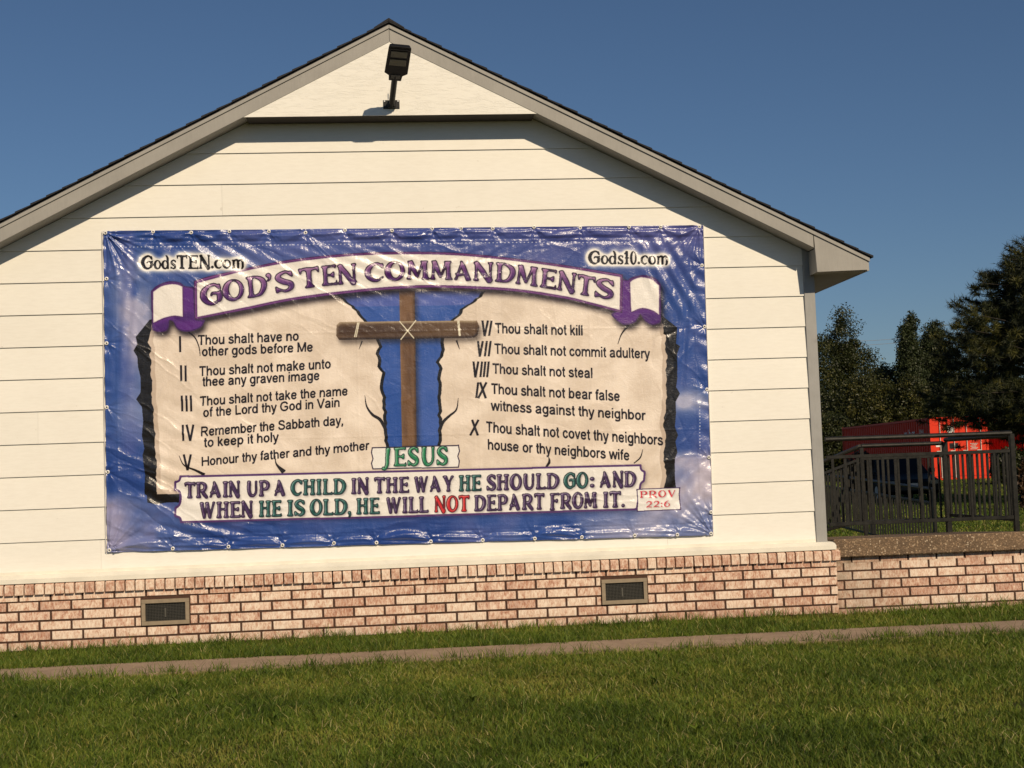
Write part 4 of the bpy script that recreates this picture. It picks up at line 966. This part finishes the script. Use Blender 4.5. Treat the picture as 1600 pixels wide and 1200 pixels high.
def container(loc, ang, label, L_=12.2, text=('w..h.cr', '0941')):
    root = empty('shipping_container', loc, label=label, cat='shipping container', group='red shipping containers behind the porch'); root.rotation_euler = (0, 0, ang)
    w, h = 2.44, 2.6; P = .10
    bd = MB(); x0 = 0; n = int((L_-.4)/.28); dpt = .036
    # corrugated sides as one folded sheet per side
    def side(x, s, nm):
        q = MB(); pts = []
        for i in range(n):
            y = .2+i*.28
            pts += [(y, 0), (y+.07, 0), (y+.11, dpt), (y+.20, dpt), (y+.24, 0)]
        pts.append((L_-.2, 0))
        for (y, d) in pts: q.v += [(x+s*d, y, .16), (x+s*d, y, h-.10)]
        q.f = [(2*i, 2*i+2, 2*i+3, 2*i+1) for i in range(len(pts)-1)]
        q.build(nm, RED, root)
    side(.02, 1, 'side_panel'); side(w-.02, -1, 'side_panel')
    MB().box(.03, w-.03, .06, L_-.05, h-.06, h-.03).build('roof_panel', RED, root)
    MB().box(.03, w-.03, .06, L_-.05, .10, .16).build('floor_panel', RED, root)
    MB().box(.08, w-.08, L_-.06, L_-.03, .16, h-.10).build('back_panel', RED, root)
    fr = MB()
    for x in (0, w-P):
        for y in (0, L_-P): fr.box(x, x+P, y, y+P, .0, h)
    for x in (0, w-.07): fr.box(x, x+.07, P, L_-P, h-.09, h-.005); fr.box(x, x+.07, P, L_-P, .02, .155)
    for y in (0.005, L_-.09): fr.box(P, w-P, y, y+.08, h-.11, h-.005); fr.box(P, w-P, y, y+.08, .02, .155)
    fr.build('frame', RED, root)
    for (a, b_) in ((P+.01, w/2-.006), (w/2+.006, w-P-.01)):
        d = MB().box(a, b_, .02, .05, .17, h-.13).build('door', RED, root)
        for z in (.55, 1.15, 1.75, 2.3):
            MB().box(a+.03, b_-.03, .010, .0195, z-.02, z+.02).build('door_rib', RED, d)
        for x in (a+.30, b_-.22):
            MB().tube((x, -.015, .10), (x, -.015, h-.06), .022, 8).build('lock_rod', PALE, d)
            MB().box(x-.18, x+.02, -.03, -.01, 1.18, 1.22).build('handle', PALE, d)
    q = MB().tube((1.02-.18, .002, 2.10), (1.02-.18, .010, 2.10), .16, 18).build('round_decal', WHITE, root)
    MB().box(.22, .66, .004, .012, 1.38, 1.56).build('plate_decal', WHITE, root)
    MB().box(.80, 1.16, .004, .012, 1.30, 1.52).build('plate_decal', BLACK, root)
    for k in range(5): MB().box(1.66+.05*(k % 2), 1.98-.04*(k % 3), .004, .012, 1.46-.055*k, 1.485-.055*k).build('lettering_line', PALE, root)
    for tx, sz, y1, zz in ((text[0], .48, 3.1, 1.86), (text[1], .28, 1.25, 1.95)):
        o = link('lettering', text_mesh(tx, sz, .01), WHITE if sz > .4 else PALE, root, (-.0, y1, zz)); o.rotation_euler = (0, 0, -math.pi/2)
        o.location.x = -.004
    return root
def far_pt(px, py, D):      # world position of a photo point at distance D along the building's normal
    v = _f+(px-800)/FPX*_r-(py-600)/FPX*_u; k = D/v[1]; return Vector((CX+v[0]*k, -CD+D, CZ+v[2]*k))
c0 = far_pt(1452, 655, 56.0)
A0 = -math.atan((665-594.6)/FPX)
container((c0.x, c0.y, .40), A0, 'red shipping container with sunlit doors, its long shaded side left of the pine')
c1 = far_pt(1597, 652, 56.6)
container((c1.x, c1.y, .40), A0*1.0, 'red shipping container at the right edge of the photo, mostly hidden by the pine', text=('OSL', '881 7'))

def car(loc, ang):
    root = empty('parked_car', loc, label='dark car parked on the grass seen through the porch railing', cat='car'); root.rotation_euler = (0, 0, ang)
    PAINT = simple('dark blue car paint', (.004, .005, .006), .5, spec=.12); GL = simple('dark glass', (.004, .005, .006), .5, spec=.15); TY = simple('tyre', (.02, .02, .02), .9)
    # side profile (y forward to -y = front), cross sections
    prof = [(0, .35, .62, .80), (.15, .28, .72, .86), (.9, .24, .84, .90), (1.25, .24, .90, .91), (3.9, .24, .92, .91), (4.35, .30, .86, .86), (4.5, .38, .70, .78)]
    m = MB()
    for y, z0, z1, w in prof: m.v += [(-w, y, z0), (w, y, z0), (w*1.02, y, (z0+z1)/2+.05), (w*.93, y, z1), (-w*.93, y, z1), (-w*1.02, y, (z0+z1)/2+.05)]
    for i in range(len(prof)-1):
        for k in range(6): a, b_ = 6*i+k, 6*i+(k+1) % 6; m.f.append((a, b_, b_+6, a+6))
    m.f += [tuple(range(6)), tuple(range(6*len(prof)-1, 6*len(prof)-7, -1))]
    body = m.build('body', PAINT, root, bevel=.02)
    cb = [(1.15, .88, .82), (1.85, 1.40, .64), (3.2, 1.43, .64), (4.1, .90, .80)]; g = MB()
    for y, z, w in cb: g.v += [(-w, y, z), (w, y, z)]
    g.v += [(-.84, 1.15, .86), (.84, 1.15, .86), (-.84, 4.1, .88), (.84, 4.1, .88)]
    g.f = [(0, 1, 3, 2), (2, 3, 5, 4), (4, 5, 7, 6), (0, 2, 4, 6, 10, 8), (1, 9, 11, 7, 5, 3), (0, 8, 9, 1), (6, 7, 11, 10), (8, 10, 11, 9)]
    g.build('cabin', GL, root)
    MB().box(-.60, .60, 1.90, 3.15, 1.405, 1.45).build('roof', PAINT, root, bevel=.015)
    for s in (-1, 1):
        MB().box(s*.98-.10, s*.98+.10, 1.35, 1.5, .90, 1.04).build('mirror', PAINT, root, bevel=.02)
        MB().box(s*.60-.15, s*.60+.15, -.012, .05, .56, .68).build('headlight', LENS, root, bevel=.01)
        for y in (.85, 3.6):
            wh = MB().tube((s*.72, y, .33), (s*.90, y, .33), .33, 20).build('wheel', TY, root); MB().tube((s*.901, y, .33), (s*.915, y, .33), .2, 14).build('rim', PALE, wh)
    MB().box(-.45, .45, -.008, .03, .40, .50).build('grille', BLACK, root)
    MB().box(-.16, .16, -.014, -.009, .52, .60).build('number_plate', PALE, root)
cp = far_pt(1428, 775, 41.5); car((cp.x, cp.y, float(gz(0, cp.y))), -.10)

# ------------------------------------------------------------------ trees, shrubs
def leaf_cloud(P, size, g, flat=0.0):
    n = len(P); d = g.normal(size=(n, 3)); d /= np.linalg.norm(d, axis=1)[:, None]
    u = np.cross(d, g.normal(size=(n, 3))); u /= np.linalg.norm(u, axis=1)[:, None]; w = np.cross(d, u)
    s = size*g.uniform(.6, 1.25, n)[:, None]
    v = np.stack([P-u*s*.5, P-w*s*.28, P+u*s*.5, P+w*s*.28+d*s*.12], 1).reshape(-1, 3)
    a = np.arange(n)*4; t = np.concatenate([np.stack([a, a+1, a+2], 1), np.stack([a, a+2, a+3], 1)])
    return v, t
def limbs(parent, base, h, r, g, mat, n=9, spread=.45):
    m = MB(); b = Vector((0, 0, 0)); pts = []
    k = 6; cur = b
    for i in range(k):
        nx_ = Vector((g.normal()*.04*h, g.normal()*.04*h, h*.85*(i+1)/k)); m.tube(cur, nx_, r*(1-.8*i/k), 8, r*(1-.8*(i+1)/k)); pts.append(nx_); cur = nx_
    for i in range(n):
        p = pts[int(g.integers(0, k-1))]; an = g.uniform(0, 6.28); q = p+Vector((math.cos(an)*h*spread*.5, math.sin(an)*h*spread*.5, h*g.uniform(.08, .22)))
        m.tube(p, q, r*.35, 6, r*.08)
    return m.build('trunk', mat, parent)
BARK = simple('bark', (.028, .023, .018), .95, var=.35, scale=12, bs=.6)
LG = m_leaf('dark hedge leaves', [(0, (.014, .020, .006)), (.5, (.036, .045, .011)), (.85, (.068, .072, .016)), (1, (.11, .10, .026))], .12)
LY = m_leaf('olive leaves', [(0, (.016, .022, .006)), (.5, (.044, .050, .010)), (.85, (.085, .082, .016)), (1, (.15, .13, .03))], .15)
LC_ = m_leaf('poplar leaves', [(0, (.018, .027, .010)), (.5, (.040, .054, .018)), (.9, (.07, .085, .032)), (1, (.10, .115, .05))], .12)
PN = m_leaf('pine needles', [(0, (.010, .014, .006)), (.5, (.028, .036, .010)), (.85, (.080, .080, .014)), (1, (.13, .12, .02))], .05, .6, .5)
BR = m_leaf('reddish shrub leaves', [(0, (.03, .018, .010)), (.5, (.065, .034, .016)), (1, (.14, .08, .035))], .1)
def tree(name, cat, label, x, y, h, blobs, n, leaf, mat, seed, trunk_r=.18, group=None):
    g = np.random.default_rng(seed); z0 = float(gz(x, y)); root = empty(name, (x, y, z0), label=label, cat=cat, group=group)
    limbs(root, None, h*.8, trunk_r, g, BARK, 9, min(.45, 1.3*np.max(np.array(blobs)[:, 3])/h))
    bl = np.array(blobs, float); vol = bl[:, 3]*bl[:, 4]*bl[:, 5]; pk = g.choice(len(bl), n, p=vol**.8/(vol**.8).sum())
    # sub-clumps on each blob so the outline is broken
    d = g.normal(size=(n, 3)); d /= np.linalg.norm(d, axis=1)[:, None]; rr = g.uniform(.2, .86, n)**.5
    P = bl[pk, :3]+d*rr[:, None]*bl[pk, 3:6]
    nc = 46*len(bl); ci = g.choice(len(bl), nc, p=vol**.8/(vol**.8).sum()); dc = g.normal(size=(nc, 3)); dc /= np.linalg.norm(dc, axis=1)[:, None]
    C_ = bl[ci, :3]+dc*bl[ci, 3:6]*g.uniform(.60, .98, nc)[:, None]
    k = int(n*.66); which = g.integers(0, nc, k); q = g.normal(size=(k, 3)); q *= (g.random(k)**.4/np.linalg.norm(q, axis=1))[:, None]; P[:k] = C_[which]+q*1.9*((.09*bl[:, 3].max()+.018*h)*g.uniform(.4, 1.2, nc)[which])[:, None]*[1, 1, .9]
    # leaves of one clump share a tone
    ct = g.uniform(.12, .88, nc); tn = np.concatenate([ct[which], ct[g.integers(0, nc, n-k)]*.4+.2])+g.normal(0, .12, n)
    ok = P[:, 2] > .05; P = P[ok]; tn = tn[ok]
    v, t = leaf_cloud(P, leaf, g); tint = np.repeat(np.clip(tn, 0, 1), 4)
    link('crown', np_mesh('crown', v, t, tint), mat, root); return root
def at(px, D): p = far_pt(px, 700, D); return p.x, p.y
TG = 'trees behind the building and containers'
def Tm(px, top, D, wpx, lab, n, leaf, mat, seed, shape, name='broadleaf_tree', cat='tree'):
    x, y = at(px, D); z0 = float(gz(x, y)); h = far_pt(px, top, D).z-z0; w = wpx/FPX*D/2
    if shape == 'round': bl = [(0, 0, h*.52, w, w*.8, h*.42), (-w*.5, 0, h*.36, w*.7, w*.7, h*.32), (w*.55, 0, h*.34, w*.7, w*.6, h*.3), (0, -w*.3, h*.75, w*.42, w*.4, h*.20), (-w*.1, 0, h*.9, w*.18, w*.2, h*.10)]
    elif shape == 'cone': bl = [(0, 0, h*.25, w, w, h*.26), (0, 0, h*.45, w*.8, w*.8, h*.2), (.1*w, 0, h*.62, w*.58, w*.6, h*.17), (-.05*w, 0, h*.77, w*.38, w*.4, h*.13), (0, 0, h*.9, w*.18, w*.2, h*.10)]
    elif shape == 'dome': bl = [(0, 0, h*.30, w, w, h*.30), (-w*.45, 0, h*.55, w*.6, w*.6, h*.32), (w*.30, 0, h*.52, w*.62, w*.6, h*.30), (w*.04, 0, h*.78, w*.36, w*.4, h*.17), (w*.0, 0, h*.92, w*.12, w*.14, h*.08)]
    elif shape == 'col': bl = [(0, 0, h*.5, w, w, h*.42), (w*.1, 0, h*.8, w*.7, w*.7, h*.19), (-w*.25, 0, h*.7, w*.6, w*.7, h*.2), (w*.25, 0, h*.9, w*.3, w*.3, h*.1)]
    else: bl = [(0, 0, h*.5, w, w*.7, h*.5), (-w*.6, 0, h*.4, w*.5, w*.6, h*.42), (w*.6, 0, h*.42, w*.5, w*.5, h*.42)]
    return tree(name, cat, lab, x, y, h, bl, n, leaf, mat, seed, max(.05, h*.02))
Tm(1322, 478, 84, 150, 'tall dark leafy tree with a ragged peak just right of the building corner', 85000, .135, LG, 21, 'dome')
Tm(1262, 500, 82, 110, 'leafy tree half hidden behind the building corner board', 28000, .14, LG, 22, 'round')
Tm(1392, 562, 80, 105, 'low bushy tree in the dip between the ragged tree and the slim tree', 36000, .14, LG, 23, 'round')
Tm(1428, 486, 78, 44, 'slim upright tree with a pointed top in the middle of the trees', 32000, .125, LC_, 24, 'col')
Tm(1464, 500, 80, 62, 'upright rounded tree between the slim tree and the pine', 32000, .125, LC_, 25, 'col')
Tm(1350, 580, 76, 160, 'olive green tree in front of the ragged peaked tree', 50000, .13, LY, 26, 'round')
Tm(1425, 585, 74, 120, 'olive green tree right behind the shaded container side', 42000, .13, LY, 27, 'round')
Tm(1300, 640, 72, 90, 'low dark shrub at the foot of the trees beside the building corner', 22000, .13, LG, 28, 'bush', 'shrub', 'shrub')
Tm(1492, 530, 79, 90, 'dark leafy tree showing below the upright rounded tree', 26000, .15, LG, 29, 'round')
Tm(1560, 560, 82, 150, 'dark leafy tree behind the pine', 18000, .18, LG, 30, 'round')
Tm(1577, 694, 50, 62, 'dark bush between the porch post and the red containers', 9000, .12, LG, 33, 'bush', 'shrub', 'shrub')
Tm(1345, 703, 44, 62, 'small reddish brown shrub behind the ramp railing', 5000, .11, BR, 31, 'bush', 'shrub', 'shrub')
Tm(1604, 712, 33, 34, 'small reddish shrub at the right edge of the photo beside the porch post', 4000, .08, BR, 32, 'bush', 'shrub', 'shrub')
def pine(px, D, topz, seed, label, wl, base_px=None):
    g = np.random.default_rng(seed); x, y = at(px, D); z0 = float(gz(x, y)); root = empty('pine_tree', (x, y, z0), label=label, cat='pine tree')
    h = topz; tm = MB(); cur = Vector((0, 0, 0))
    for i in range(8):
        nx_ = Vector((g.normal()*.06, g.normal()*.06, h*.97*(i+1)/8)); tm.tube(cur, nx_, .24*(1-.9*i/8), 10, .24*(1-.9*(i+1)/8)); cur = nx_
    C_ = []; D_ = []
    nb = 150
    for i in range(nb):
        f = (i+.5)/nb; z = h*(.27+.71*f); rad = (wl*(1-f)**.52*g.uniform(.80, 1.03)+.25)*min(1, .45+max(0, z/h-.27)*4.5); an = i*2.399+g.uniform(-.3, .3)
        dr = np.array([math.cos(an), math.sin(an), 0]); L_ = rad
        droop = -.03 if f < .3 else .14
        tip = dr*L_+np.array([0, 0, droop*L_])
        tm.tube((0, 0, z), (tip[0]*.92, tip[1]*.92, z+tip[2]*.92), .035, 5, .008)
        k = max(4, int(L_*10))
        for j in range(k):
            s = 1-(j/k)*.72; sp = (1-s+.12)*L_*.45
            off = np.array([-dr[1], dr[0], 0])*g.normal()*sp*.7+np.array([0, 0, g.normal()*.26])
            C_.append(tip*s+np.array([0, 0, z])+off); D_.append(dr+off*.5+np.array([0, 0, .35]))
    C_ = np.array(C_); D_ = np.array(D_); D_ /= np.linalg.norm(D_, axis=1)[:, None]
    nn = 84; m = len(C_); C2 = np.repeat(C_, nn, 0); D2 = np.repeat(D_, nn, 0)
    st = g.normal(0, .075, (m*nn, 1)); C2 = C2+0; dd = D2*.35+g.normal(size=(m*nn, 3))*.75; dd /= np.linalg.norm(dd, axis=1)[:, None]
    a = C2+D2*st; tip = a+dd*g.uniform(.12, .24, (m*nn, 1)); sd = np.cross(dd, g.normal(size=(m*nn, 3))); sd /= np.linalg.norm(sd, axis=1)[:, None]
    v = np.stack([a-sd*.009, a+sd*.009, tip], 1).reshape(-1, 3); t = np.arange(len(v)).reshape(-1, 3)
    tint = np.repeat(np.clip(np.repeat(g.uniform(.1, .9, m), nn)+g.normal(size=m*nn)*.12, 0, 1), 3)
    tm.build('trunk', BARK, root); link('crown', np_mesh('crown', v, t, tint), PN, root)
PX = 1668
pine(PX, 38, 7.3, 41, 'big dark pine at the right edge, its branches hanging over the containers', 4.3)
# thin overhead cables in the dip between the trees
pc = empty('overhead_cable', tuple(far_pt(1395, 522, 95)), label='pair of thin pale overhead cables in the sky gap between the trees', cat='cable')
b0 = pc.location
for dy in (0, 6.5):
    p, q = far_pt(1300, 533+dy, 100)-b0, far_pt(1520, 508+dy, 92)-b0
    cu = MB(); last = None
    for i in range(13):
        f = i/12; r_ = p.lerp(q, f)+Vector((0, 0, -.35*math.sin(math.pi*f)))
        if last is not None: cu.tube(last, r_, .013, 5)
        last = r_
    cu.build('wire', simple('pale cable', (.5, .5, .5), .5), pc)

# ------------------------------------------------------------------ grass
def blades(x, y, z, h, w, lean, g):
    n = len(x); an = g.uniform(0, 2*math.pi, n); ld = g.uniform(0, 2*math.pi, n); sx, sy = np.cos(an)*w/2, np.sin(an)*w/2
    lx, ly = np.cos(ld)*lean*h, np.sin(ld)*lean*h; hz = h*np.sqrt(np.clip(1-lean**2*.8, .12, 1))
    v = np.empty((n, 5, 3), np.float32)
    v[:, 0] = np.stack([x-sx, y-sy, z-.005], 1); v[:, 1] = np.stack([x+sx, y+sy, z-.005], 1)
    v[:, 2] = np.stack([x-sx*.8+lx*.32, y-sy*.8+ly*.32, z+hz*.58], 1); v[:, 3] = np.stack([x+sx*.8+lx*.32, y+sy*.8+ly*.32, z+hz*.58], 1)
    v[:, 4] = np.stack([x+lx, y+ly, z+hz], 1)
    a = np.arange(n)*5; t = np.concatenate([np.stack([a, a+1, a+3], 1), np.stack([a, a+3, a+2], 1), np.stack([a+2, a+3, a+4], 1)])
    return v.reshape(-1, 3), t
def field(X, Y, seed, fx):
    g = np.random.default_rng(seed); Q = g.random((64, 64)); a = (X*fx) % 62; b = (Y*fx) % 62; i, j = a.astype(int), b.astype(int); f, k = a-i, b-j
    f = f*f*(3-2*f); k = k*k*(3-2*k)
    return (Q[i, j]*(1-f)+Q[i+1, j]*f)*(1-k)+(Q[i, j+1]*(1-f)+Q[i+1, j+1]*f)*k
GRM = m_leaf('grass blades', [(0, (.036, .062, .010)), (.35, (.104, .168, .018)), (.7, (.190, .248, .030)), (.9, (.36, .33, .07)), (1, (.56, .47, .22))], .35, .55, 1.3, .25)
def grass(name, regions, seed, far=False):
    g = np.random.default_rng(seed); VV = []; TT = []; AA = []; off = 0
    for (x0, x1, y0, y1, den, hm, wm, lm) in regions:
        n = int((x1-x0)*(y1-y0)*den); x = g.uniform(x0, x1, n); y = g.uniform(y0, y1, n)
        f = field(x+40, y+40, 5, 1.1)*.5+field(x+40, y+40, 6, 3.3)*.3+field(x+40, y+40, 8, 9.)*.2
        keep = g.random(n) < np.clip(.45+f*.95, 0, 1); x, y, f = x[keep], y[keep], f[keep]; n = len(x)
        h = hm*(.45+.9*f)*g.gamma(7, 1/7., n); tall = g.random(n) < .018; h[tall] *= g.uniform(1.4, 2.1, tall.sum())
        w = wm*g.uniform(.7, 1.3, n); lean = np.clip(lm+g.normal(0, .22, n), .02, 1.02)
        z = gz(x, y) if far else np.zeros(n)
        v, t = blades(x, y, z, h, w, lean, g)
        tint = np.clip(.52-(f-.5)*.85+g.normal(0, .20, n), 0, .9); st = g.random(n) < .035; tint[st] = g.uniform(.9, 1, st.sum())
        VV.append(v); TT.append(t+off); AA.append(np.repeat(tint, 5)); off += len(v)
    me = np_mesh(name, np.concatenate(VV), np.concatenate(TT), np.concatenate(AA)); o = link(name, me, GRM); return tag(o, kind='stuff', cat='grass')
tag(grass('lawn_grass', [(-3.6, 5.2, -3.4, -1.87, 9400, .046, .0050, .80), (-3.1, 4.1, -4.7, -3.4, 9400, .044, .0048, .82), (-2.6, 3.2, -6.7, -4.7, 9000, .042, .0044, .82),
      (-5.4, -3.6, -4, -1.9, 1200, .07, .009, .55), (5.2, 7.5, -4, -1.9, 1200, .07, .009, .55), (-3.6, 5.2, -1.95, -1.84, 1300, .072, .0055, .72), (-3.6, 5.2, -1.96, -1.86, 260, .13, .0045, .85)], 3), label='mown green lawn grass in front of the sidewalk')
tag(grass('strip_grass', [(-3.7, 5.8, -1.26, -.13, 8000, .048, .0060, .62), (-3.7, 5.8, -.34, -.13, 900, .075, .0055, .5), (-3.7, 5.8, -1.29, -1.20, 1200, .060, .0055, .7), (5.65, 8.5, -1.26, 2.5, 2600, .07, .009, .5)], 4), label='grass strip between the sidewalk and the brick wall')
tag(grass('far_grass', [(5.0, 13, 2.5, 12, 900, .04, .010, .7), (6, 20, 12, 32, 260, .05, .018, .7), (10, 26, 32, 47, 120, .06, .03, .7)], 5, True), label='lawn grass behind the porch and railing')
def tufts():
    g = np.random.default_rng(77); VV = []; TT = []; AA = []; off = 0
    spots = [(g.uniform(-3.5, 5.4), -1.89+g.normal()*.04, .11) for _ in range(70)]+[(g.uniform(-3.5, 5.6), -.18+g.normal()*.04, .11) for _ in range(60)]+[(g.uniform(-3.5, 5.4), -1.24+g.normal()*.03, .10) for _ in range(40)]+[(5.0, -.25, .17), (5.2, -.22, .16), (4.9, -.3, .15), (.75, -.2, .14), (-1.5, -.2, .14)]
    spots += [(g.uniform(-3, 4), g.uniform(-6, -2.2), .075) for _ in range(120)]
    for x, y, h in spots:
        n = int(g.integers(10, 34)); v, t = blades(x+g.normal(0, .045, n), y+g.normal(0, .03, n), np.zeros(n), h*g.uniform(.5, 1.15, n), np.full(n, .0058), np.clip(g.normal(.55, .2, n), .1, 1), g)
        VV.append(v); TT.append(t+off); off += len(v); AA.append(np.repeat(np.clip(g.normal(.45, .2, n), 0, 1), 5))
    n = 1500; v, t = blades(g.uniform(-3.4, 4.6, n), g.uniform(-6.6, -1.6, n), np.full(n, .032), g.uniform(.03, .085, n), np.full(n, .0032), np.full(n, 1.0), g)
    VV.append(v); TT.append(t+off); off += len(v); AA.append(np.full(len(v), 1.0))
    # broad leaved weeds, low rosettes
    for k in range(20):
        x, y = g.uniform(-3, 4.2), g.uniform(-6.2, -2.2); n = int(g.integers(6, 11))
        v, t = blades(np.full(n, x), np.full(n, y), np.full(n, .02), g.uniform(.05, .085, n), np.full(n, .020), g.uniform(.75, 1.0, n), g)
        VV.append(v); TT.append(t+off); off += len(v); AA.append(np.full(len(v), g.uniform(.35, .6)))
    tag(link('grass_tufts', np_mesh('grass_tufts', np.concatenate(VV), np.concatenate(TT), np.concatenate(AA)), GRM), kind='stuff', cat='grass', label='longer grass tufts along the sidewalk and wall edges')
tufts()
